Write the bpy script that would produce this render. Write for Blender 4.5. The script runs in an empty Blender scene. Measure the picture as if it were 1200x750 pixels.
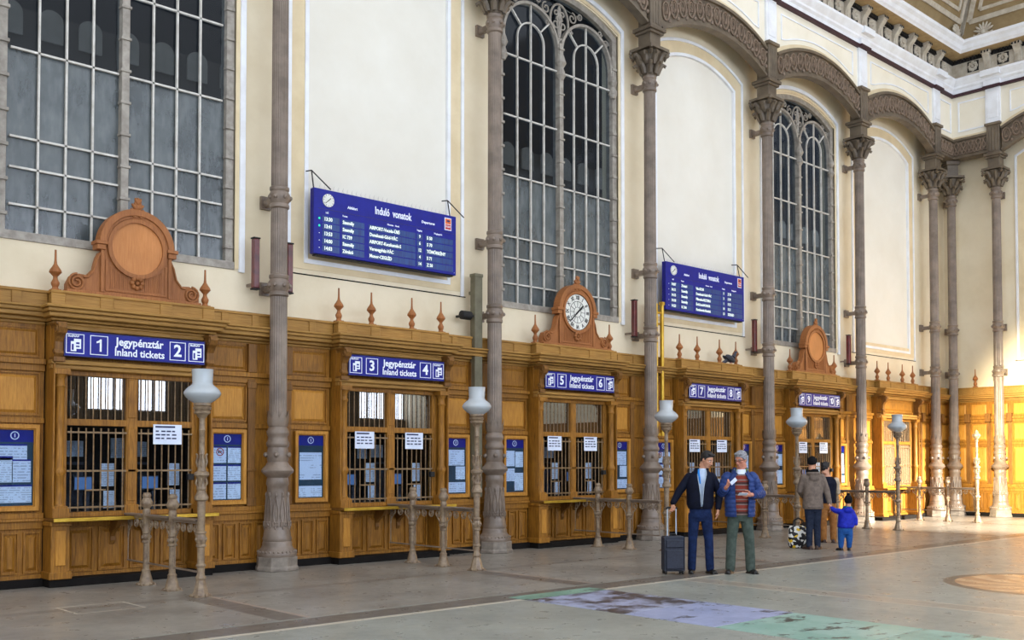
import bpy, bmesh, math, random
from mathutils import Vector, Matrix, Euler
import numpy as np
PI = math.pi
random.seed(7)
scene = bpy.context.scene
COL = scene.collection

# ------------------------------------------------------------------ materials
def lin(c):
    return tuple(((v/255)/12.92 if v/255 <= 0.04045 else (((v/255)+0.055)/1.055)**2.4) for v in c)

class NT:
    def __init__(s, name):
        s.m = bpy.data.materials.new(name); s.m.use_nodes = True
        s.t = s.m.node_tree; s.b = s.t.nodes['Principled BSDF']; s.out = s.t.nodes['Material Output']
    def n(s, typ, **kw):
        nd = s.t.nodes.new(typ)
        for k, v in kw.items():
            if k.startswith('i_'):
                key = k[2:]
                key = int(key) if key.isdigit() else key.replace('_', ' ')
                nd.inputs[key].default_value = v
            else: setattr(nd, k, v)
        return nd
    def l(s, a, b): s.t.links.new(a, b)
    def math(s, op, a, b=None, c=None, clamp=False):
        nd = s.t.nodes.new('ShaderNodeMath'); nd.operation = op; nd.use_clamp = clamp
        for i, v in enumerate((a, b, c)):
            if v is None: continue
            if isinstance(v, (int, float)): nd.inputs[i].default_value = v
            else: s.l(v, nd.inputs[i])
        return nd.outputs[0]
    def mix(s, f, a, b, mode='MIX'):
        nd = s.t.nodes.new('ShaderNodeMix'); nd.data_type = 'RGBA'; nd.blend_type = mode
        if isinstance(f, (int, float)): nd.inputs[0].default_value = f
        else: s.l(f, nd.inputs[0])
        for k, v in ((6, a), (7, b)):
            if isinstance(v, tuple): nd.inputs[k].default_value = (*v[:3], 1)
            else: s.l(v, nd.inputs[k])
        return nd.outputs[2]
    def pos(s): return s.n('ShaderNodeNewGeometry').outputs['Position']
    def noise(s, vec, scale, detail=3, rough=.55, stretch=None):
        if stretch:
            mp = s.n('ShaderNodeMapping'); mp.inputs['Scale'].default_value = stretch
            s.l(vec, mp.inputs['Vector']); vec = mp.outputs[0]
        nd = s.n('ShaderNodeTexNoise', i_Scale=scale, i_Detail=detail, i_Roughness=rough)
        s.l(vec, nd.inputs['Vector']); return nd.outputs['Fac']
    def ramp(s, f, p0, p1):
        nd = s.n('ShaderNodeMapRange', i_1=p0, i_2=p1); s.l(f, nd.inputs[0]); return nd.outputs[0]
    def bump(s, h, strength=.3, dist=.01):
        b = s.n('ShaderNodeBump', i_Strength=strength, i_Distance=dist)
        s.l(h, b.inputs['Height']); s.l(b.outputs[0], s.b.inputs['Normal'])

def pm(name, c, rough=.6, metal=0., c2=None, scale=6., stretch=None, bump=0., bscale=None, p=(.35, .65), spec=.5, coat=0.):
    t = NT(name); t.b.inputs['Roughness'].default_value = rough; t.b.inputs['Metallic'].default_value = metal
    t.b.inputs['Specular IOR Level'].default_value = spec
    if coat: t.b.inputs['Coat Weight'].default_value = coat; t.b.inputs['Coat Roughness'].default_value = .25
    a = lin(c)
    pos = t.pos()
    if c2 is None:
        c2 = tuple(v*.9 for v in c)
    f = t.ramp(t.noise(pos, scale, 5, .6, stretch), *p)
    t.l(t.mix(f, lin(c2), a), t.b.inputs['Base Color'])
    if bump: t.bump(t.noise(pos, bscale or scale*4, 4, .6, stretch), bump, .01)
    return t.m

M = {}
def wood(name, c, c2, rough=.5, st=(6, 6, .5)):
    t = NT(name); pos = t.pos()
    g = t.noise(pos, 9, 6, .65, st); t.b.inputs['Specular IOR Level'].default_value = .3; h = t.noise(pos, 1.3, 3, .5)
    col = t.mix(t.ramp(g, .3, .7), lin(c2), lin(c))
    col = t.mix(t.math('MULTIPLY', t.ramp(h, .45, .75), .45), col, lin(tuple(v*.72 for v in c2)))
    t.l(col, t.b.inputs['Base Color']); t.b.inputs['Roughness'].default_value = rough
    t.bump(g, .12, .006); return t.m
M['wood'] = wood('golden_oak', (178, 122, 42), (110, 70, 20))
M['wood_mid'] = wood('brown_oak', (144, 98, 42), (90, 58, 22))
M['wood_light'] = wood('honey_panel', (204, 146, 60), (164, 108, 36))
M['wood_cornice'] = wood('weathered_oak', (182, 138, 70), (138, 98, 42), .55, (.35, 6, 8))
M['ped'] = wood('carved_red_oak', (174, 112, 62), (136, 82, 44), .55)
M['wood_dark'] = pm('dark_baseboard', (26, 22, 20), .75, c2=(18, 16, 15), spec=.15)
M['plaster'] = pm('cream_plaster', (232, 219, 192), .9, c2=(221, 206, 176), scale=.9, bump=.15, bscale=14)
M['plaster_up'] = pm('pale_cream_plaster', (240, 233, 216), .9, c2=(230, 221, 200), scale=.8)
M['panel'] = pm('white_plaster_field', (232, 228, 217), .9, c2=(222, 216, 202), scale=.7, bump=.1, bscale=9, p=(.25, .7))
M['white'] = pm('white_painted_moulding', (238, 240, 244), .7, c2=(226, 226, 228), scale=3)
M['band'] = pm('tan_band', (226, 208, 172), .85, c2=(214, 194, 156), scale=2)
M['frieze'] = pm('warm_grey_stucco', (196, 188, 172), .85, c2=(172, 160, 142), scale=5, bump=.3, bscale=30)
M['ceil'] = pm('ochre_ceiling_panel', (158, 136, 98), .85, c2=(138, 116, 80), scale=2)
M['gold'] = pm('gilt_soffit', (178, 152, 108), .7, c2=(156, 130, 90))
M['maroon'] = pm('maroon_line', (58, 22, 32), .6)
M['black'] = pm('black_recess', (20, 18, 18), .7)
M['iron'] = pm('taupe_painted_iron', (136, 120, 106), .34, c2=(106, 92, 80), scale=3, bump=.1, bscale=20, spec=.5)
M['iron_light'] = pm('worn_bronze_paint', (150, 130, 104), .36, c2=(112, 92, 74), scale=14, bump=.2, bscale=50)
M['iron_arch'] = pm('brown_cast_iron', (114, 100, 82), .5, c2=(88, 76, 62), scale=3, bump=.2, bscale=30)
M['stone'] = pm('grey_plinth_stone', (140, 130, 118), .6, c2=(112, 102, 92), scale=8)
M['mull'] = pm('grey_window_iron', (166, 158, 146), .5, c2=(134, 126, 116), scale=8, bump=.15)
M['bar'] = pm('pale_glazing_bar', (214, 210, 202), .5, c2=(186, 180, 170))
M['blue'] = pm('enamel_blue', (10, 20, 136), .45, c2=(8, 16, 124), spec=.3)
M['blue_dk'] = pm('deep_blue_edge', (12, 16, 92), .4)
M['txt'] = pm('white_lettering', (240, 244, 252), .5, c2=(232, 238, 250))
M['brass'] = pm('brass', (206, 168, 62), .35, .6, c2=(180, 140, 40))
M['grille'] = pm('bronze_grille', (142, 116, 82), .4, .3, c2=(104, 82, 56), scale=20)
M['case_fabric'] = pm('navy_case_fabric', (34, 40, 58), .6, c2=(24, 28, 44), scale=30)
M['dark'] = pm('dark_interior', (16, 17, 22), .8, c2=(10, 10, 14))
M['interior_grey'] = pm('office_grey', (64, 70, 82), .7, c2=(40, 44, 54))
M['brownred'] = pm('red_brown_housing', (110, 36, 32), .4, c2=(74, 24, 22), coat=.4)
M['greenbox'] = pm('olive_grey_duct', (112, 106, 84), .6, c2=(96, 90, 70))
M['globe'] = pm('milk_glass', (178, 182, 184), .25, c2=(168, 176, 182), scale=2, coat=.5)
M['paper'] = pm('white_paper', (226, 234, 250), .8, c2=(214, 224, 244))
M['teal'] = pm('dark_teal_backing', (20, 62, 82), .5, c2=(16, 50, 66))
M['red'] = pm('sign_red', (190, 40, 40), .5)
M['orange'] = pm('logo_orange', (230, 110, 40), .5)
M['green_led'] = None
def emis(name, c, s):
    t = NT(name); t.b.inputs['Base Color'].default_value = (0, 0, 0, 1)
    t.b.inputs['Emission Color'].default_value = (*lin(c), 1); t.b.inputs['Emission Strength'].default_value = s
    return t.m
M['led'] = emis('flip_display_text', (225, 240, 235), 1.0)
M['green_led'] = emis('green_lamp', (40, 220, 170), 1.2)
M['screen'] = emis('monitor_glow', (90, 130, 190), .45)
M['flap'] = pm('teal_blue_display_row', (10, 64, 128), .35, c2=(8, 40, 110), scale=4, stretch=(8, 1, 1))
# printed paper: thin lines of print
def printed(name, base, ink, freq=55, dens=.5):
    t = NT(name); pos = t.pos(); sx = t.n('ShaderNodeSeparateXYZ'); t.l(pos, sx.inputs[0])
    line = t.math('GREATER_THAN', t.math('SINE', t.math('MULTIPLY', sx.outputs[2], freq*2*PI)), .15)
    nz = t.math('GREATER_THAN', t.noise(pos, 30, 2, .5, (1, 1, .6)), dens-.04)
    big = t.math('GREATER_THAN', t.noise(pos, 5, 1, .5), .42)
    f = t.math('MULTIPLY', t.math('MULTIPLY', line, nz), big)
    t.l(t.mix(t.math('MULTIPLY', f, .42), lin(base), lin(ink)), t.b.inputs['Base Color'])
    t.b.inputs['Roughness'].default_value = .7; return t.m
M['print'] = printed('printed_notice', (232, 240, 252), (60, 70, 110), 34)
M['print2'] = printed('printed_timetable', (226, 234, 250), (70, 80, 120), 26)
# glass panes
def glassmat(name, tint, refl=.5, rough=.02):
    m = bpy.data.materials.new(name); m.use_nodes = True; t = m.node_tree; t.nodes.clear()
    o = t.nodes.new('ShaderNodeOutputMaterial'); mx = t.nodes.new('ShaderNodeMixShader')
    a = t.nodes.new('ShaderNodeBsdfTransparent'); a.inputs[0].default_value = (*tint, 1)
    g = t.nodes.new('ShaderNodeBsdfGlossy'); g.inputs['Roughness'].default_value = rough
    lw = t.nodes.new('ShaderNodeFresnel'); lw.inputs[0].default_value = 1.5
    mu = t.nodes.new('ShaderNodeMath'); mu.operation = 'MULTIPLY_ADD'; mu.inputs[1].default_value = 1.0; mu.inputs[2].default_value = refl
    mu.use_clamp = True
    gm = t.nodes.new('ShaderNodeNewGeometry'); iv = t.nodes.new('ShaderNodeMath'); iv.operation = 'SUBTRACT'; iv.inputs[0].default_value = 1.0; t.links.new(gm.outputs['Backfacing'], iv.inputs[1])
    mm = t.nodes.new('ShaderNodeMath'); mm.operation = 'MULTIPLY'; t.links.new(lw.outputs[0], mu.inputs[0]); t.links.new(mu.outputs[0], mm.inputs[0]); t.links.new(iv.outputs[0], mm.inputs[1]); t.links.new(mm.outputs[0], mx.inputs[0])
    t.links.new(a.outputs[0], mx.inputs[1]); t.links.new(g.outputs[0], mx.inputs[2]); t.links.new(mx.outputs[0], o.inputs[0])
    return m
M['glass'] = glassmat('clear_pane', (.85, .9, .95), -.01)
M['glass_up'] = glassmat('upper_pane', (.4, .42, .45), .26, .01)
M['glass_win'] = glassmat('tall_window_pane', (.62, .68, .74), -.02, .06)
M['shut'] = pm('brown_blind', (120, 92, 62), .7, c2=(90, 66, 44), scale=8, stretch=(10, 1, .3))

# ------------------------------------------------------------------ mesh builder
class MB:
    def __init__(s): s.v = []; s.f = []; s.mi = []; s.cur = 0
    def m(s, i): s.cur = i; return s
    def add(s, vs, fs):
        b = len(s.v); s.v += [tuple(v) for v in vs]
        for f in fs: s.f.append(tuple(b+i for i in f)); s.mi.append(s.cur)
        return s
    def box(s, x0, x1, y0, y1, z0, z1):
        vs = [(x, y, z) for z in (z0, z1) for y in (y0, y1) for x in (x0, x1)]
        return s.add(vs, [(0, 2, 3, 1), (4, 5, 7, 6), (0, 1, 5, 4), (2, 6, 7, 3), (0, 4, 6, 2), (1, 3, 7, 5)])
    def cbox(s, x, y, z, w, d, h): return s.box(x-w/2, x+w/2, y-d/2, y+d/2, z, z+h)
    def poly_y(s, pts, y0, y1):          # closed (x,z) outline, counter-clockwise seen from -y, pushed y0..y1
        n = len(pts); vs = [(x, y0, z) for x, z in pts]+[(x, y1, z) for x, z in pts]
        fs = [tuple(range(n)), tuple(range(2*n-1, n-1, -1))]
        fs += [(i, i+n, (i+1) % n+n, (i+1) % n) for i in range(n)]
        return s.add(vs, fs)
    def poly_x(s, pts, x0, x1):          # closed (y,z) outline
        n = len(pts); vs = [(x0, y, z) for y, z in pts]+[(x1, y, z) for y, z in pts]
        fs = [tuple(range(n-1, -1, -1)), tuple(range(n, 2*n))]
        fs += [(i, (i+1) % n, (i+1) % n+n, i+n) for i in range(n)]
        return s.add(vs, fs)
    def ribbon(s, pts, a, b, y0, y1, closed=False):   # strip offset a..b to the left normal of an (x,z) path
        n = len(pts); P = [Vector(p) for p in pts]; N = []
        for i in range(n):
            d1 = (P[i]-P[i-1]) if (i > 0 or closed) else (P[1]-P[0])
            d2 = (P[(i+1) % n]-P[i]) if (i < n-1 or closed) else (P[i]-P[i-1])
            n1 = Vector((-d1.y, d1.x)).normalized(); n2 = Vector((-d2.y, d2.x)).normalized()
            k = (n1+n2); k = k/max(.35, k.dot(n1)) if k.length > 1e-6 else n1; N.append(k)
        vs = []
        for p, k in zip(P, N):
            q0 = p+k*a; q1 = p+k*b
            vs += [(q0.x, y0, q0.y), (q1.x, y0, q1.y), (q1.x, y1, q1.y), (q0.x, y1, q0.y)]
        fs = []
        for i in range(n if closed else n-1):
            o = 4*i; q = 4*((i+1) % n)
            fs += [(o, q, q+1, o+1), (o+1, q+1, q+2, o+2), (o+2, q+2, q+3, o+3), (o+3, q+3, q, o)]
        if not closed: fs += [(0, 1, 2, 3), (4*n-1, 4*n-2, 4*n-3, 4*n-4)]
        return s.add(vs, fs)
    def lathe(s, prof, c=(0, 0, 0), n=20, mod=None, caps=True):
        vs = []
        for r, z in prof:
            for i in range(n):
                a = 2*PI*i/n; rr = r*(mod(a, z) if mod else 1)
                vs.append((c[0]+rr*math.cos(a), c[1]+rr*math.sin(a), c[2]+z))
        fs = []
        for j in range(len(prof)-1):
            for i in range(n):
                k = (i+1) % n; fs.append((j*n+i, j*n+k, (j+1)*n+k, (j+1)*n+i))
        if caps: fs += [tuple(range(n-1, -1, -1)), tuple(range((len(prof)-1)*n, len(prof)*n))]
        return s.add(vs, fs)
    def tube(s, pts, r, n=8, caps=True, flat=1.0):
        P = [Vector(p) for p in pts]; R = r if isinstance(r, (list, tuple)) else [r]*len(P)
        vs = []; up = None
        for i, p in enumerate(P):
            d = (P[min(i+1, len(P)-1)]-P[max(i-1, 0)]).normalized()
            if up is None: up = Vector((0, 0, 1)) if abs(d.z) < .9 else Vector((0, 1, 0))
            u = (up-d*up.dot(d)).normalized(); w = d.cross(u); up = u
            for k in range(n):
                a = 2*PI*k/n; vs.append(p+(u*math.cos(a)+w*math.sin(a)*flat)*R[i])
        fs = []
        for j in range(len(P)-1):
            for i in range(n):
                k = (i+1) % n; fs.append((j*n+i, j*n+k, (j+1)*n+k, (j+1)*n+i))
        if caps: fs += [tuple(range(n-1, -1, -1)), tuple(range((len(P)-1)*n, len(P)*n))]
        return s.add(vs, fs)
    def ell(s, c, r, n=12, m=8, mat=None):
        vs = []; 
        for j in range(m+1):
            t = PI*j/m
            for i in range(n):
                a = 2*PI*i/n
                v = Vector((r[0]*math.sin(t)*math.cos(a), r[1]*math.sin(t)*math.sin(a), r[2]*math.cos(t)))
                if mat is not None: v = mat @ v
                vs.append(v+Vector(c))
        fs = []
        for j in range(m):
            for i in range(n):
                k = (i+1) % n; fs.append((j*n+i, (j+1)*n+i, (j+1)*n+k, j*n+k))
        return s.add(vs, fs)
    def loft(s, secs, n=24, gap=None):   # secs: (cx,cy,z,rx,ry[,gap]) ; front is -y
        vs = []; cnt = None
        for sc in secs:
            cx, cy, z, rx, ry = sc[:5]; g = sc[5] if len(sc) > 5 else 0
            for i in range(n+(1 if gap else 0)):
                a = -PI/2+g+(2*PI-2*g)*i/n
                ca, sa = math.cos(a), math.sin(a)
                e = .82
                vs.append((cx+rx*math.copysign(abs(ca)**e, ca), cy+ry*math.copysign(abs(sa)**e, sa), z))
        w = n+(1 if gap else 0); fs = []
        for j in range(len(secs)-1):
            for i in range(n):
                k = i+1 if gap else (i+1) % n
                fs.append((j*w+i, j*w+k, (j+1)*w+k, (j+1)*w+i))
        if not gap: fs += [tuple(range(n-1, -1, -1)), tuple(range((len(secs)-1)*w, len(secs)*w))]
        return s.add(vs, fs)
    def raised(s, x0, x1, z0, z1, y, d=.025, w=.045, field=None):   # frame moulding + raised centre on plane y (towards -y)
        s.ribbon([(x0, z0), (x1, z0), (x1, z1), (x0, z1)], 0, w*.5, y-d, y, True)
        a = w*1.1; b = a+w
        vs = [(x0+a, y, z0+a), (x1-a, y, z0+a), (x1-a, y, z1-a), (x0+a, y, z1-a),
              (x0+b, y-d*.9, z0+b), (x1-b, y-d*.9, z0+b), (x1-b, y-d*.9, z1-b), (x0+b, y-d*.9, z1-b)]
        c0 = s.cur
        if field is not None: s.cur = field
        s.add(vs, [(0, 1, 5, 4), (1, 2, 6, 5), (2, 3, 7, 6), (3, 0, 4, 7), (4, 5, 6, 7)]); s.cur = c0
        return s
    def text(s, body, x, z, y, size, align='CENTER', xs=1.0, off=0.0, ext=.002, rot=0.0, shear=0.):
        cu = bpy.data.curves.new('t', 'FONT'); cu.body = body; cu.size = size; cu.align_x = align; cu.align_y = 'CENTER'
        cu.offset = off; cu.extrude = ext; cu.resolution_u = 2
        o = bpy.data.objects.new('t', cu); COL.objects.link(o)
        dg = bpy.context.evaluated_depsgraph_get(); me = bpy.data.meshes.new_from_object(o.evaluated_get(dg))
        cr, sr = math.cos(rot), math.sin(rot)
        vs = []
        for v in me.vertices:
            a, b = v.co.x*xs, v.co.y
            vs.append((x+a*cr-b*sr, y-v.co.z, z+a*sr+b*cr))
        s.add(vs, [tuple(p.vertices) for p in me.polygons])
        bpy.data.objects.remove(o); bpy.data.curves.remove(cu); bpy.data.meshes.remove(me); return s
    def xf(s, mat, start=0):
        s.v = s.v[:start]+[tuple(mat @ Vector(v)) for v in s.v[start:]]; return s
    def build(s, name, mats, parent=None, smooth=None, bevel=0., loc=None):
        me = bpy.data.meshes.new(name); me.from_pydata(s.v, [], s.f)
        if not isinstance(mats, (list, tuple)): mats = [mats]
        for m in mats: me.materials.append(M[m] if isinstance(m, str) else m)
        me.polygons.foreach_set('material_index', [min(i, len(mats)-1) for i in s.mi])
        me.update()
        bm = bmesh.new(); bm.from_mesh(me); bmesh.ops.recalc_face_normals(bm, faces=bm.faces); bm.to_mesh(me); bm.free()
        if smooth is not None:
            me.polygons.foreach_set('use_smooth', [True]*len(me.polygons))
            try: me.set_sharp_from_angle(angle=math.radians(smooth))
            except Exception: pass
        o = bpy.data.objects.new(name, me); COL.objects.link(o)
        if parent: o.parent = parent
        if loc: o.location = loc
        if bevel:
            b = o.modifiers.new('b', 'BEVEL'); b.width = bevel; b.segments = 1; b.limit_method = 'ANGLE'; b.angle_limit = .6
        return o

def tag(o, label, cat, group=None):
    o['label'] = label; o['category'] = cat
    if group: o['group'] = group
    return o
def struct(o): o['kind'] = 'structure'; return o
def empty(name, loc=(0, 0, 0), rz=0.):
    o = bpy.data.objects.new(name, None); o.location = loc; o.rotation_euler = (0, 0, rz); o.empty_display_size = .2
    COL.objects.link(o); return o
def copy_tree(o, parent=None):
    kids = [c for c in bpy.data.objects if c.parent == o]
    c = o.copy(); COL.objects.link(c)
    if parent: c.parent = parent
    for k in kids: copy_tree(k, c)
    return c
def place(o, loc, rz=0.): o.location = loc; o.rotation_euler = (0, 0, rz); return o

def arc(cx, half, zs, rise, n=20, rev=False):     # segmental arc, left to right
    R = (half*half+rise*rise)/(2*rise); cz = zs+rise-R; t = math.asin(half/R)
    p = [(cx+R*math.sin(-t+2*t*i/n), cz+R*math.cos(-t+2*t*i/n)) for i in range(n+1)]
    return p[::-1] if rev else p

# ------------------------------------------------------------------ layout numbers (metres)
BAY = 4.434; X0 = 7.98; C0 = 5.763
colx = [X0+BAY*k for k in range(-1, 6)]
cx_ = [C0+BAY*j for j in range(6)]
WY = .45                 # plaster wall face
CORN = (31.38, 0.)       # corner column
RW = empty('tmp_right_frame')
RROT = -PI/2
def on_right(t, depth=0.): return (CORN[0]+depth, CORN[1]-t, 0)

# ------------------------------------------------------------------ camera
cam = bpy.data.cameras.new('camera'); camo = bpy.data.objects.new('camera', cam); COL.objects.link(camo)
cam.sensor_width = 36; cam.lens = 1200/1200*36
yaw, pit = math.radians(47.2547), .0302
camo.location = (0, -13.9, 1.6462)
camo.rotation_euler = Euler((PI/2+pit, 0, yaw-PI/2))
cam.shift_y = 129.59/1200; cam.clip_end = 300; cam.clip_start = .1
scene.camera = camo
bpy.data.objects.remove(RW)
# ================================================================== SETTING
# ---- floor
def floor_material():
    t = NT('terrazzo_floor'); pos = t.pos(); sx = t.n('ShaderNodeSeparateXYZ'); t.l(pos, sx.inputs[0]); X, Y = sx.outputs[0], sx.outputs[1]
    def band(v, a, b): return t.math('MULTIPLY', t.math('GREATER_THAN', v, a), t.math('LESS_THAN', v, b))
    near = t.math('GREATER_THAN', Y, -4.45)
    n1 = t.noise(pos, .9, 5, .6); n2 = t.noise(pos, 60, 3, .7); n3 = t.noise(pos, 4, 5, .65)
    base = t.mix(t.ramp(n1, .35, .65), lin((140, 142, 134)), lin((160, 162, 152)))
    nb = t.mix(t.ramp(n1, .35, .65), lin((128, 122, 114)), lin((152, 146, 136)))
    c = t.mix(near, base, nb)
    c = t.mix(t.math('MULTIPLY', t.ramp(n2, .45, .7), .35), c, lin((92, 86, 78)))
    c = t.mix(t.math('MULTIPLY', t.ramp(n3, .5, .8), .35), c, lin((104, 98, 88)))
    dk = lin((96, 86, 78)); lt = lin((196, 186, 168))
    # long border band and light strip parallel to the wall
    c = t.mix(t.math('MULTIPLY', band(Y, -4.92, -4.5), .85), c, dk)
    c = t.mix(t.math('MULTIPLY', band(Y, -5.02, -4.93), .9), c, lt)
    # cross bands in every bay, near zone
    ph = t.math('FLOORED_MODULO', t.math('SUBTRACT', X, C0-.30), BAY)
    cross = t.math('MULTIPLY', near, t.math('LESS_THAN', ph, .32)); cross = t.math('MULTIPLY', cross, t.math('LESS_THAN', Y, -2.25))
    c = t.mix(t.math('MULTIPLY', cross, .75), c, dk)
    edge = t.math('MULTIPLY', t.math('MULTIPLY', near, t.math('LESS_THAN', Y, -2.25)), band(ph, .32, .38))
    c = t.mix(t.math('MULTIPLY', edge, .5), c, lin((176, 150, 132)))
    c = t.mix(t.math('MULTIPLY', band(Y, -2.25, -2.05), .4), c, dk)
    # outer zone double-line bands
    far = t.math('LESS_THAN', Y, -5.02)
    for xa in (3.0, 11.42, 19.9, 28.3):
        c = t.mix(t.math('MULTIPLY', t.math('MULTIPLY', far, band(X, xa, xa+.36)), .5), c, lin((150, 134, 118)))
        for q in (xa-.03, xa+.36): c = t.mix(t.math('MULTIPLY', t.math('MULTIPLY', far, band(X, q, q+.04)), .8), c, lt)
    # thin rectangle outline (hatch)
    inn = t.math('MULTIPLY', band(X, 4.08, 4.86), band(Y, -2.56, -1.9)); inn2 = t.math('MULTIPLY', band(X, 4.11, 4.83), band(Y, -2.53, -1.93))
    c = t.mix(t.math('MULTIPLY', t.math('SUBTRACT', inn, inn2, clamp=True), .8), c, lt)
    # inlaid rosette
    dx = t.math('SUBTRACT', X, 14.65); dy = t.math('SUBTRACT', Y, -8.78)
    r = t.math('SQRT', t.math('ADD', t.math('MULTIPLY', dx, dx), t.math('MULTIPLY', dy, dy)))
    an = t.math('ARCTAN2', dy, dx)
    pet = t.math('SINE', t.math('ADD', t.math('MULTIPLY', an, 12), t.math('MULTIPLY', r, 9)))
    inside = t.math('LESS_THAN', r, 1.42); core = t.math('LESS_THAN', r, 1.27)
    c = t.mix(inside, c, lin((112, 98, 84)))
    rc = t.mix(t.ramp(pet, -.3, .3), lin((176, 134, 98)), lin((204, 170, 132)))
    rc = t.mix(t.math('MULTIPLY', t.ramp(n3, .4, .7), .5), rc, lin((150, 112, 84)))
    c = t.mix(core, c, rc)
    t.l(c, t.b.inputs['Base Color'])
    rr = t.n('ShaderNodeMapRange', i_1=.3, i_2=.7, i_3=.24, i_4=.42); t.l(n3, rr.inputs[0]); t.l(rr.outputs[0], t.b.inputs['Roughness'])
    t.bump(n1, .03, .01); return t.m
M['floor'] = floor_material()
struct(MB().box(-6, 33.5, -28.6, 1.8, -.2, 0).build('floor', 'floor'))

# ---- generic wall bay pieces, written into a builder with local x centre 0
ZT = 11.3
def strip_over(mb, pts, ztop, y0, y1):
    for a, b in zip(pts[:-1], pts[1:]): mb.poly_y([a, b, (b[0], ztop), (a[0], ztop)], y0, y1)
def frame_path(half, zb, zs, rise): return [(-half, zb)]+arc(0, half, zs, rise, 24)+[(half, zb)]

def wall_bay(kind, name):
    mb = MB(); y0, y1 = WY, WY+.45; h = BAY/2
    if kind == 'window': hw, zb, zs, rs = 1.70, 4.60, 10.72, .43
    else: hw, zb, zs, rs = 1.47, 4.90, 10.56, .42
    mb.box(-h, -hw, y0, y1, 3.3, 12.9); mb.box(hw, h, y0, y1, 3.3, 12.9); mb.box(-hw, hw, y0, y1, 3.3, zb)
    strip_over(mb, arc(0, hw, zs, rs, 24), 12.9, y0, y1)
    if kind != 'window':
        mb.m(1); mb.poly_y([(-hw-.01, zb-.01), (hw+.01, zb-.01)]+arc(0, hw+.01, zs, rs, 24, True), y0+.03, y0+.3)
    return struct(mb.build(name, ['plaster', 'panel']))
def wall_trim(kind, name):
    mb = MB()
    if kind == 'window':
        mb.m(0).ribbon(frame_path(1.80, 4.55, 10.83, .47), -.035, .055, WY-.05, WY+.02)
        mb.m(1).ribbon(frame_path(1.70, 4.60, 10.74, .44), 0, .07, WY-.02, WY+.03)
    else:
        mb.m(0).ribbon([(-1.80, 4.67)]+arc(0, 1.80, 10.82, .48, 24)+[(1.80, 4.67)], -.03, .035, WY-.035, WY+.02)
        mb.m(1).ribbon([(1.765, 4.75), (-1.765, 4.75)]+arc(0, 1.765, 10.80, .47, 24), -.26, 0, WY-.012, WY+.02, True)
        mb.m(0).ribbon([(1.50, 4.87), (-1.50, 4.87)]+arc(0, 1.50, 10.58, .42, 24), -.05, .02, WY-.03, WY+.035, True)
        mb.m(2).box(-1.9, 1.9, WY-.006, WY+.01, 4.655, 4.675)
    return struct(mb.build(name, ['white', 'band', 'wood_dark'], smooth=35))

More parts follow.
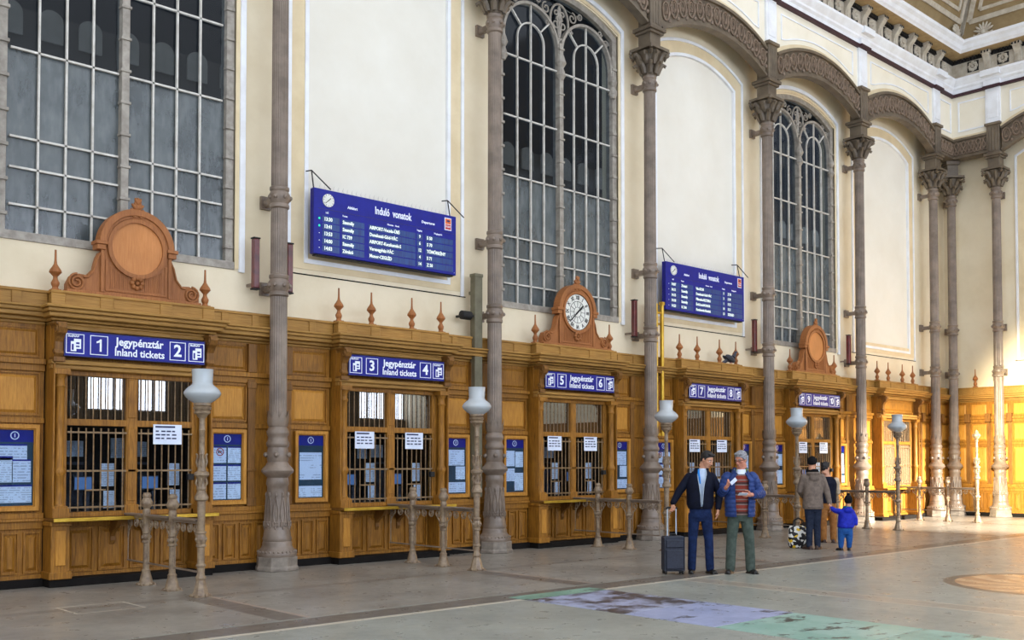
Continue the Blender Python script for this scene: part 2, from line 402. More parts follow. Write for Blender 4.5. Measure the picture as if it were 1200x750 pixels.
def window_unit(n, x):
    w = struct(empty('window_%d' % n, (x, 0, 0)))
    f = MB()
    f.ribbon(frame_path(1.57, 4.66, 10.60, .44), 0, .13, WY+.03, WY+.22)
    f.box(-1.70, 1.70, WY-.02, WY+.22, 4.58, 4.70)
    for k in range(12):
        z = 4.9+k*.46
        for sx in (-1, 1): f.box(sx*1.62-.07, sx*1.62+.07, WY+.0, WY+.1, z, z+.05)
    f.build('window_frame', 'mull', w, bevel=.006)
    g = MB()
    g.box(-.055, .055, WY+.0, WY+.2, 4.66, 10.1)
    for k in range(12): g.box(-.075, .075, WY-.02, WY+.1, 4.9+k*.46, 4.94+k*.46)
    g.lathe([(.05, 0), (.11, .1), (.06, .25), (.12, .35), (.07, .5), (.02, .62)], (0, WY+.03, 9.35), 10)
    for sx in (-1, 1): g.lathe([(.05, 0), (.1, .1), (.05, .25), (.1, .35), (.05, .5), (.02, .62)], (sx*1.58, WY+.03, 9.35), 10)
    g.build('mullion', 'mull', w, bevel=.005)
    for lx in (-.795, .795):
        b = MB(); y0, y1 = WY+.06, WY+.10; t = .014
        for z in (5.07, 5.57, 5.98, 7.17, 8.34, 9.53): b.box(lx-.725, lx+.725, y0, y1, z-t, z+t)
        for q, zt in ((-.3625, 9.93), (0, 10.66), (.3625, 9.93)): b.box(lx+q-t, lx+q+t, y0, y1, 4.68, zt)
        def semi(r, z, n=20): return [(lx+r*math.cos(PI-PI*i/n), z+r*math.sin(PI*i/n)) for i in range(n+1)]
        b.ribbon(semi(.3625, 9.93), -t, t, y0, y1)
        for a in (45, 135):
            c, s = math.cos(math.radians(a)), math.sin(math.radians(a))
            b.ribbon([(lx+.3625*c, 9.93+.3625*s), (lx+.73*c, 9.93+.73*s)], -t, t, y0, y1)
        b.build('glazing_bars', 'bar', w)
        MB().ribbon([(lx-.725, 9.5)]+semi(.725, 9.93)+[(lx+.725, 9.5)], 0, .055, WY+.03, WY+.16).build('lancet_arch', 'mull', w, smooth=40)
    t = MB()      # openwork tracery above the lancets
    def spiral(cx, cz, r, a0, d, turns=1.3, rr=.016):
        p = [(cx+r*(1-.75*i/26)*math.cos(a0+d*turns*2*PI*i/26), WY+.07, cz+r*(1-.75*i/26)*math.sin(a0+d*turns*2*PI*i/26)) for i in range(27)]
        t.tube(p, rr, 6)
    t.tube([(.26*math.sin(2*PI*i/24), WY+.07, 10.56-.36*math.cos(2*PI*i/24)) for i in range(25)], .024, 6, False)
    for sx in (-1, 1):
        spiral(sx*.10, 10.50, .11, PI/2, sx); spiral(sx*.09, 10.72, .08, -PI/2, -sx); 
        spiral(sx*.38, 10.74, .12, PI/2, -sx); spiral(sx*.60, 10.84, .08, PI, sx); spiral(sx*1.40, 10.48, .09, 0, sx); spiral(sx*1.50, 10.25, .06, 0, -sx); spiral(sx*1.22, 10.66, .07, 0, -sx)
        t.tube([(sx*.02, WY+.07, 10.25), (sx*.06, WY+.07, 10.5), (sx*.02, WY+.07, 10.85)], .018, 6)
        spiral(sx*.33, 10.45, .06, 0, -sx)
    t.tube([(0, WY+.07, 10.15), (0, WY+.07, 10.9)], .02, 6)
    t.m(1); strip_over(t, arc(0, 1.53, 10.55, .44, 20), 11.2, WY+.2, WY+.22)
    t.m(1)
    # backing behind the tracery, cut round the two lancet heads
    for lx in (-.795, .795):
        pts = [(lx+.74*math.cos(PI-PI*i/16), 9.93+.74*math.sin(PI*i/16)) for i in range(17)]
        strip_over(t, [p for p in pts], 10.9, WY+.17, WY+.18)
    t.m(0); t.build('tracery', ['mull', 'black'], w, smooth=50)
    MB().box(-1.60, 1.60, WY+.12, WY+.13, 4.66, 7.17).build('lower_pane', 'frosted', w)
    MB().box(-1.60, 1.60, WY+.12, WY+.13, 7.17, 11.1).build('upper_pane', 'glass_win', w)
    return w
def frosted():
    t = NT('dusty_pane'); pos = t.pos(); n = t.noise(pos, 1.2, 4, .6); n2 = t.noise(pos, 9, 4, .6, (1, 1, .3))
    c = t.mix(t.ramp(n, .3, .7), lin((64, 72, 76)), lin((106, 113, 114)))
    c = t.mix(t.math('MULTIPLY', t.ramp(n2, .45, .7), .35), c, lin((138, 144, 146)))
    t.l(c, t.b.inputs['Base Color']); t.b.inputs['Roughness'].default_value = .22; t.b.inputs['Specular IOR Level'].default_value = .8
    t.b.inputs['Alpha'].default_value = .82; return t.m
M['frosted'] = frosted()

kinds = ['window', 'blank', 'window', 'blank', 'window', 'blank']
tn = 1
for j, x in enumerate(cx_):
    o = wall_bay(kinds[j], 'wall_left'); o.location.x = x
    o = wall_trim(kinds[j], 'trim_%d' % tn); o.location.x = x; tn += 1
    if kinds[j] == 'window': window_unit(j//2+1, x)
# end pieces: a blank piece left of the frame and the narrow one in the corner
struct(MB().box(-6, cx_[0]-BAY/2, WY, WY+.45, 3.3, 12.9).build('wall_left', 'plaster'))
struct(MB().box(-6, -.0, .32, .6, 0, 3.6).build('wall_left', 'wood_mid'))
struct(MB().box(cx_[5]+BAY/2, CORN[0]+WY+.45, WY, WY+.45, 3.3, 12.9).build('wall_left', 'plaster'))
# right wall: narrow piece, then a blank bay
struct(MB().box(CORN[0]+WY, CORN[0]+WY+.45, -1.357, WY, 3.3, 12.9).build('wall_right', 'plaster'))
rb = wall_bay('blank', 'wall_right'); place(rb, on_right(1.357+BAY/2), RROT)
rt = wall_trim('blank', 'trim_%d' % tn); place(rt, on_right(1.357+BAY/2), RROT); tn += 1
struct(MB().box(CORN[0]+WY, CORN[0]+WY+.45, -28.6, -1.357-BAY, 3.3, 12.9).build('wall_right', 'plaster'))
struct(MB().box(CORN[0]+.33, CORN[0]+.85, -28.6, -5.9, 0, 3.3).build('wall_right', 'wood'))
# wall between ground and plaster behind the office woodwork
struct(MB().box(-6, 33.4, 1.62, 1.8, 0, 3.3).build('wall_back', 'interior_grey'))

# ---- upper wall, spandrels above the iron arches
def spandrel(name, half=BAY/2, arch=True):
    mb = MB()
    if arch:
        pts = arc(0, 1.99, 11.62, .50, 24)
        pts = [(-half, 11.62)]+pts+[(half, 11.62)]
        strip_over(mb, pts, 12.9, -.10, WY)
        mb.m(1); mb.ribbon(arc(0, 1.99, 11.62, .50, 24), .0, .10, -.125, -.09)
        ip = arc(0, 1.99, 11.62, .50, 24); k = [p for p in ip if abs(p[0]) < 1.66]
        up = [(p[0], p[1]+.24) for p in k]
        mb.m(2); path = [(1.72, 12.66), (-1.72, 12.66), (-1.72, up[0][1]-.03)]+up+[(1.72, up[-1][1]-.03)]
        mb.ribbon(path, -.018, .014, -.125, -.09, True)
    else:
        mb.box(-half, half, -.10, WY, 11.55, 12.9)
        mb.m(1).box(-half, half, -.12, -.09, 11.53, 11.62)
        mb.m(2); a = half-.22
        mb.ribbon([(-a, 11.78), (a, 11.78), (a, 12.66), (-a, 12.66)], -.025, .02, -.125, -.09, True)
    return struct(mb.build(name, ['plaster_up', 'band', 'white'], smooth=35))
for j, x in enumerate(cx_): spandrel('wall_upper').location.x = x
nw = CORN[0]-colx[-1]
spandrel('wall_upper', nw/2-.0, False).location.x = colx[-1]+nw/2
o = spandrel('wall_upper', (1.357-.10)/2, False); place(o, on_right(.10+(1.357-.10)/2), RROT)
o = spandrel('wall_upper'); place(o, on_right(1.357+BAY/2), RROT)
# pilaster strips above the posts
def strip(name):
    mb = MB(); mb.box(-.22, .22, -.16, -.08, 11.8, 12.86); mb.box(-.15, .15, -.175, -.15, 11.95, 12.75)
    return struct(mb.build(name, 'white', bevel=.008))
for x in colx: strip('trim_%d' % tn).location.x = x; tn += 1
place(strip('trim_%d' % tn), on_right(1.357), RROT); tn += 1
place(strip('trim_%d' % tn), on_right(1.357+BAY), RROT); tn += 1

# ---- mitred mouldings running along both walls; profile points are (distance into the room, height)
def sweep(name, prof, mats, mi=None, smooth=None):
    mb = MB(); n = len(prof); cx = CORN[0]
    vs = [(-6, -d, z) for d, z in prof]+[(cx-d, -d, z) for d, z in prof]+[(cx-d, -28.5, z) for d, z in prof]
    for s in (0, 1):
        for i in range(n):
            k = (i+1) % n; mb.cur = mi[i] if mi else 0
            mb.add([vs[s*n+i], vs[s*n+k], vs[(s+1)*n+k], vs[(s+1)*n+i]], [(0, 1, 2, 3)])
    o = mb.build(name, mats, smooth=smooth); return struct(o)
sweep('trim_%d' % tn, [(-.4, 12.86), (.20, 12.86), (.20, 12.935), (-.4, 12.935)], 'maroon'); tn += 1
sweep('trim_%d' % tn, [(-.4, 12.935), (.16, 12.935), (.17, 13.05), (.22, 13.1), (.22, 13.16), (.27, 13.22), (.33, 13.3), (.33, 13.37), (.16, 13.41), (-.4, 13.41)], 'white'); tn += 1
sweep('trim_%d' % tn, [(-.4, 13.41), (.15, 13.41), (.15, 13.99), (-.4, 13.99)], 'frieze'); tn += 1
sweep('trim_%d' % tn, [(-.4, 13.99), (.60, 13.99), (.63, 14.03), (.68, 14.06), (.72, 14.16), (.80, 14.22), (.82, 14.30), (.60, 14.33), (-.4, 14.33)], ['gold', 'white'], [0, 1, 1, 1, 1, 1, 1, 1, 1]); tn += 1
# maroon and white break forward over the pilaster strips
def breakout(name):
    mb = MB(); mb.m(0).box(-.26, .26, -.27, 0, 12.87, 12.93); mb.m(1).box(-.24, .24, -.24, 0, 12.935, 13.08); mb.box(-.28, .28, -.38, 0, 13.2, 13.38)
    return struct(mb.build(name, ['maroon', 'white'], bevel=.006))
for x in colx: breakout('trim_%d' % tn).location.x = x; tn += 1
place(breakout('trim_%d' % tn), on_right(1.357), RROT); tn += 1

# ---- frieze: rosettes, consoles, dentils
def rosette():
    mb = MB(); mb.m(1).box(-.17, .17, -.158, -.15, 13.51, 13.83); mb.m(0)
    for i in range(8):
        a = PI/4*i; mb.ell((.105*math.cos(a), -.175, 13.67+.105*math.sin(a)), (.055, .05, .055), 8, 5)
    mb.ell((0, -.19, 13.67), (.045, .045, .045), 8, 6)
    return struct(mb.build('trim_rosette', ['frieze', 'black'], smooth=60))
def console():
    mb = MB()
    mb.poly_x([(-.15, 13.42), (-.20, 13.45), (-.21, 13.60), (-.24, 13.72), (-.31, 13.80), (-.36, 13.86), (-.36, 13.96), (-.15, 13.96)], -.10, .10)
    mb.box(-.13, .13, -.39, -.15, 13.90, 13.99)
    for sx in (-1, 1): mb.lathe([(.055, -.01), (.055, .01)], (0, 0, 0), 10)if 0 else None
    for q in range(3): mb.m(1).box(-.115+.09*q, -.065+.09*q, -.405, -.36, 13.91, 13.975)
    mb.m(0).box(-.04, .04, -.235, -.2, 13.46, 13.74)
    return struct(mb.build('trim_console', ['frieze', 'black'], smooth=30, bevel=.01))
r0, k0 = rosette(), console(); sp = BAY/5
xs = [CORN[0]-.79-sp*i for i in range(32)]
for i, x in enumerate(xs):
    (r0 if i == 0 else copy_tree(r0)).location.x = x; (k0 if i == 0 else copy_tree(k0)).location.x = x-sp/2
for i in range(5):
    place(copy_tree(r0), on_right(.79+sp*i), RROT); place(copy_tree(k0), on_right(.79+sp*i+sp/2), RROT)
d = MB()
n = int((CORN[0]-.2)/.09)
for i in range(n):
    x = CORN[0]-.24-i*.09
    if x < 3: break
    d.box(x-.05, x, -.22, -.14, 13.88, 13.97)
for i in range(50):
    y = -.24-i*.09; d.box(CORN[0]-.22, CORN[0]-.14, y-.05, y, 13.88, 13.97)
d.m(0).box(2, CORN[0]-.14, -.155, -.14, 13.86, 13.98); d.box(CORN[0]-.155, CORN[0]-.14, -5, -.14, 13.86, 13.98)
struct(d.build('trim_dentil', ['black']))

# ---- ceiling cove
sweep('ceiling', [(.60, 14.33), (.62, 14.55), (2.9, 19.0), (2.7, 19.1), (-.4, 14.9), (-.4, 14.33)], 'ceil')
def cove(d, off=0.):     # point on the cove surface at room distance d
    return (d, 14.55+(d-.62)*4.45/2.28+off)
mb = MB(); cx = CORN[0]
def rib(p, q, w, h):
    P0, Q0 = Vector(p), Vector(q); dr = (Q0-P0).normalized(); sd = dr.cross(Vector((-1, -1, 1)).normalized()).normalized(); up = sd.cross(dr)
    vs = []
    for c in (P0, Q0):
        for a, b in ((-w, 0), (w, 0), (w, h), (-w, h)): vs.append(c+sd*a-up*b)
    mb.add(vs, [(0, 1, 2, 3), (4, 5, 6, 7), (0, 1, 5, 4), (1, 2, 6, 5), (2, 3, 7, 6), (3, 0, 4, 7)])
a, b = cove(.62), cove(2.9)
rib((cx-a[0], -a[0], a[1]-.1), (cx-b[0], -b[0], b[1]), .16, .10); rib((cx-a[0], -a[0], a[1]-.1), (cx-b[0], -b[0], b[1]), .05, .17)
struct(mb.build('ceiling_rib', 'frieze'))
def cove_frames(name, x0, x1, skew0, skew1):
    # nested rectangular mouldings in the cove plane, local x along wall, room side -y
    mb = MB()
    for m_, (ins, w, h) in enumerate(((.18, .07, .06), (.42, .05, .05), (.62, .03, .04))):
        pts = []
        for (x, s, dd) in ((x0, skew0, .66), (x1, skew1, .66), (x1, skew1, 2.8), (x0, skew0, 2.8)):
            sg = 1 if x == x0 else -1
            d_ = dd+(ins*.5 if dd < 1 else -ins*.5)
            pts.append((x+sg*ins+s*(d_-.6), d_))
        mb.m(0 if m_ != 1 else 1)
        for i in range(4):
            (xa, da), (xb, db) = pts[i], pts[(i+1) % 4]
            A = Vector((xa, -cove(da)[0], cove(da)[1])); B = Vector((xb, -cove(db)[0], cove(db)[1]))
            nrm = Vector((0, -.89, -.456)); dr = (B-A).normalized(); sd = dr.cross(nrm).normalized()
            vs = [c+sd*u+nrm*v for c in (A, B) for u, v in ((-w, 0), (w, 0), (w, h), (-w, h))]
            mb.add(vs, [(0, 1, 2, 3), (4, 5, 6, 7), (0, 1, 5, 4), (1, 2, 6, 5), (2, 3, 7, 6), (3, 0, 4, 7)])
    return struct(mb.build(name, ['frieze', 'frieze'], bevel=.01))
cove_frames('ceiling_moulding', 25.4, CORN[0]-.62, 0, -1)
cove_frames('ceiling_moulding', 17.5, 25.2, 0, 0)
o = cove_frames('ceiling_moulding', .62, 5.5, 1, 0); place(o, on_right(0), RROT)

def shell_ornament(loc, rz, label):
    mb = MB()
    for i in range(7):
        a = PI*(i-3)/8; q = Matrix.Rotation(a, 3, 'Y')
        mb.ell(tuple(q @ Vector((0, 0, .17))+Vector((0, 0, .08))), (.038, .045, .15), 8, 6, q)
    mb.ell((0, -.02, .08), (.08, .06, .08), 10, 6)
    for s in (-1, 1):
        mb.tube([(s*(.08+.2*i/10), -.02, .06-.04*math.sin(i/10*PI)) for i in range(11)], [.05-.003*i for i in range(11)], 8)
    o = mb.build('shell_ornament', 'frieze', smooth=50, loc=loc); o.rotation_euler = (0, 0, rz)
    return tag(o, label, 'ornament', 'shells on the cornice corner')
shell_ornament((CORN[0]-1.15, -.74, 14.3), 0, 'white plaster shell on the cornice just left of the room corner')
shell_ornament((CORN[0]-.74, -1.35, 14.3), RROT, 'white plaster shell on the cornice just right of the room corner')

# ================================================================== IRON COLUMNS
FL = 24
def fl(a, z): return 1-.07*(.5+.5*math.cos(a*FL))
column0 = empty('iron_column')
MB().lathe([(.335, 0), (.335, .05), (.315, .07), (.315, .21)], n=8).build('plinth', 'stone', column0, bevel=.008)
column0.children
pb = MB().lathe([(.29, .21), (.30, .25), (.285, .29), (.24, .34), (.22, .38), (.225, .41), (.21, .44), (.22, .48), (.205, .52), (.205, .55),
      (.19, .62), (.175, .8), (.165, 1.0), (.155, 1.2), (.155, 1.27), (.17, 1.30), (.165, 1.36), (.155, 1.40), (.19, 1.44), (.235, 1.48), (.245, 1.51), (.22, 1.55), (.18, 1.59), (.15, 1.64),
      (.16, 1.68), (.165, 1.75), (.155, 1.82), (.15, 1.86), (.17, 1.89), (.175, 1.93), (.15, 1.97), (.145, 2.02), (.165, 2.06), (.17, 2.1), (.15, 2.14), (.13, 2.18)], n=40)
pb.build('pedestal', 'iron', column0, smooth=40)
orn = MB()
for i in range(10):      # bosses, beads and leaf relief on the pedestal
    a = 2*PI*i/10+.3; c, s = math.cos(a), math.sin(a)
    if i % 2 == 0: orn.ell((.18*c, .18*s, 1.75), (.04, .04, .04), 8, 6)
    for q in (-1, 1):
        p = []
        for k in range(15):
            u = k/14; aa = a+q*.2*math.sin(u*PI); z = .62+u*.5; r = .192-.03*u
            p.append((r*math.cos(aa), r*math.sin(aa), z))
        orn.tube(p, .014, 5)
        p = [(.2*math.cos(a+q*(.12+.1*math.cos(k*.55))), .2*math.sin(a+q*(.12+.1*math.cos(k*.55))), .66+.05*math.sin(k*.55)+.008*k) for k in range(12)]
        orn.tube(p, .012, 5)
    orn.ell((.168*c, .168*s, 1.14), (.02, .02, .045), 6, 5)
for i in range(28):
    a = 2*PI*i/28; orn.ell((.285*math.cos(a), .285*math.sin(a), .285), (.02, .02, .022), 6, 4)
for i in range(8):       # leaves round the foot of the shaft
    a = 2*PI*i/8
    def lp(w, z, r): return (r*math.cos(a)-w*math.sin(a), r*math.sin(a)+w*math.cos(a), z)
    orn.add([lp(-.055, 2.18, .137), lp(.055, 2.18, .137), lp(.06, 2.30, .142), lp(-.06, 2.30, .142), lp(0, 2.43, .168), lp(0, 2.24, .165)],
            [(0, 1, 5), (1, 2, 5), (2, 4, 5), (4, 3, 5), (3, 0, 5)])
orn.build('pedestal_relief', 'iron', column0, smooth=50)
MB().lathe([(.132, 2.16), (.134, 2.4), (.13, 4.2), (.127, 6.), (.122, 9.6)], n=FL*4, mod=fl).build('shaft', 'iron', column0, smooth=60)
def band_mb(z):
    b = MB().lathe([(.128, -.17), (.15, -.15), (.15, -.11), (.135, -.09), (.15, -.05), (.165, -.02), (.165, .04), (.15, .07), (.135, .1), (.15, .12), (.15, .16), (.128, .18)], (0, 0, z), 28)
    for a in (-PI/2, -PI/2-.9, -PI/2+.9, PI, 0): b.ell((.165*math.cos(a), .165*math.sin(a), z), (.035, .035, .035), 8, 6)
    b.box(-.045, .045, .12, WY+.01, z-.06, z+.04); b.ell((0, .37, z-.01), (.07, .1, .065), 10, 6); b.box(-.09, .09, WY-.06, WY, z-.1, z+.1)
    return b
for z in (4.333, 5.686, 9.69): band_mb(z).build('wall_bracket', 'iron', column0, smooth=45)
cp = MB().lathe([(.122, 9.78), (.15, 9.82), (.13, 9.86), (.14, 9.92), (.17, 10.1), (.24, 10.32), (.26, 10.36)], n=24)
for i in range(8):
    a = 2*PI*i/8; c, s = math.cos(a), math.sin(a)
    for rz, dz, ln in ((.16, 9.9, .2), (.2, 10.08, .22)):
        aa = a+(PI/8 if dz > 10 else 0); c, s = math.cos(aa), math.sin(aa)
        p = [((rz+o_)*c, (rz+o_)*s, dz+ln*u) for u, o_ in ((0, 0), (.4, .03), (.8, .07), (1, .13), (.88, .18), (.72, .16))]
        cp.tube(p, [.05, .06, .055, .045, .035, .02], 6)
for i in range(4):
    a = PI/4+PI/2*i; c, s = math.cos(a), math.sin(a)
    cp.tube([(.34*c+.07*math.cos(t)*c, .34*s+.07*math.cos(t)*s, 10.34+.07*math.sin(t)) for t in [k*.6 for k in range(11)]], .035, 6)
cp.box(-.3, .3, -.3, .3, 10.38, 10.44)
cp.build('capital', 'iron_arch', column0, smooth=50)
ps = MB().box(-.17, .17, -.17, .17, 10.44, 10.76)
ps.box(-.22, .22, -.22, .22, 10.74, 10.80); ps.box(-.26, .26, -.26, .26, 10.80, 10.88)
ps.box(-.19, .19, -.19, .15, 10.88, 11.74); ps.box(-.23, .23, -.24, .15, 11.72, 11.80)
for q in (-.09, 0, .09): ps.box(q-.02, q+.02, -.205, -.18, 10.95, 11.65)
ps.build('impost_block', 'iron_arch', column0, bevel=.01)
tag(column0, '', 'column', 'cast iron columns along the ticket hall wall')
cl = ['fluted taupe iron column just left of the booth for windows 1 and 2', 'fluted iron column between the booth for windows 1 and 2 and the booth for windows 3 and 4',
      'fluted iron column between the booth for windows 3 and 4 and the clock booth', 'fluted iron column between the clock booth and the booth for windows 7 and 8',
      'fluted iron column right of the booth for windows 7 and 8, behind the man in the blue jacket', 'fluted iron column right of the booth for windows 9 and 10',
      'fluted iron column on the long wall, last before the corner', 'fluted iron column standing right in the corner of the hall', 'fluted iron column on the right-hand wall, first past the corner']
locs = [(x, 0, 0) for x in colx]+[on_right(0), on_right(1.357)]
rots = [0]*7+[-PI/4, RROT]
for i in range(9):
    o = column0 if i == 0 else copy_tree(column0)
    place(o, locs[i], rots[i]); o['label'] = cl[i]
    if i == 7:
        for ch in o.children:
            if ch.name.startswith('impost'): bpy.data.objects.remove(ch); break
        MB().box(-.17, .17, -.17, .17, 10.44, 10.80).box(-.21, .21, -.21, .21, 10.80, 10.92).build('impost_block', 'iron_arch', o, bevel=.01)
    if i == 0: first_col = o
# the one left of the frame is needed only by the arch; keep it

# ================================================================== IRON ARCHES
def iron_arch():
    r = empty('iron_arch'); lo = arc(0, 1.97, 10.93, .52, 28); hi = arc(0, 1.99, 11.60, .50, 28)
    w = MB()
    for i in range(28): w.poly_y([lo[i], lo[i+1], hi[i+1], hi[i]], -.13, .0)
    w.build('web', 'iron_arch', r, smooth=30)
    f = MB(); f.ribbon(lo, -.02, .035, -.18, .02); f.ribbon(lo, .035, .06, -.155, .01); f.ribbon(hi, -.05, .02, -.19, .0)
    f.build('flange', 'iron_arch', r, smooth=30)
    o = MB(); n = 13
    for i in range(n):
        u = (i+.5)/n; q = u*28; k = int(q); t = q-k
        a = Vector(lo[k]).lerp(Vector(lo[k+1]), t); b = Vector(hi[k]).lerp(Vector(hi[k+1]), t)
        m = (a+b)/2; dx = 1.97*2/n
        up = (b-a).normalized(); sd = Vector((up.y, -up.x))
        def pt(s_, h_): p = m+sd*s_+up*h_; return (p.x, -.145, p.y)
        o.tube([pt(.112*math.sin(v), .03-.215*math.cos(v)*(1 if math.cos(v) > 0 else .85)) for v in [2*PI*e/14 for e in range(15)]], .026, 6, False)
        o.tube([pt(.055*math.sin(v), .04-.12*math.cos(v)) for v in [PI*.2+1.6*PI*e/8 for e in range(9)]], .016, 5)
        o.ell(pt(0, -.02), (.025, .03, .06), 6, 5)
        o.ell(pt(dx/2, .17), (.035, .03, .035), 6, 5); o.ell(pt(dx/2, -.17), (.04, .03, .05), 6, 5); o.ell(pt(dx/2, 0), (.02, .02, .06), 6, 5)
    o.build('scroll_relief', 'iron_light2', r, smooth=60)
    return r
M['iron_light2'] = pm('worn_iron_relief', (136, 116, 98), .5, c2=(108, 90, 74), scale=10)
def iron_beam(L):
    r = empty('iron_beam'); h = L/2
    MB().box(-h, h, -.13, .13, 10.95, 11.52).build('web', 'iron_arch', r)
    f = MB().box(-h, h, -.2, .2, 10.93, 11.0); f.box(-h, h, -.18, .2, 11.48, 11.55); f.build('flange', 'iron_arch', r)
    o = MB(); n = 5
    for i in range(n):
        x = -h+L*(i+.5)/n
        o.tube([(x+.09*math.sin(v), -.145, 11.24-.19*math.cos(v)) for v in [2*PI*e/14 for e in range(15)]], .02, 6, False)
        o.tube([(x-.1, -.145, 11.05), (x, -.15, 11.2), (x+.1, -.145, 11.42)], .018, 5); o.tube([(x+.1, -.145, 11.05), (x, -.15, 11.2), (x-.1, -.145, 11.42)], .018, 5)
    o.build('scroll_relief', 'iron_light2', r, smooth=60); return r
a0 = iron_arch()
al = ['brown cast iron arch over the first tall window, above the picture edge', 'brown cast iron arch over the departure board nearest the camera, above the picture edge',
      'brown cast iron arch over the tall window above the clock, cut by the top edge', 'openwork brown iron arch over the farther departure board',
      'openwork brown iron arch over the tall window behind windows 9 and 10', 'openwork brown iron arch over the blank panel beside the corner', 'openwork brown iron arch starting on the right-hand wall at the picture edge']
for j in range(7):
    o = a0 if j == 0 else copy_tree(a0)
    if j < 6: place(o, (cx_[j], 0, 0))
    else: place(o, on_right(1.357+BAY/2), RROT)
    tag(o, al[j], 'arch', 'cast iron arches between the columns')
L1 = nw-.19-.1
tag(place(iron_beam(nw-.2), (colx[-1]+nw/2+.05, 0, 0)), 'short straight iron beam left of the room corner', 'beam', 'short iron beams at the corner')
tag(place(iron_beam(1.357-.25), on_right(.13+(1.357-.25)/2)  , RROT), 'short straight iron beam right of the room corner', 'beam', 'short iron beams at the corner')
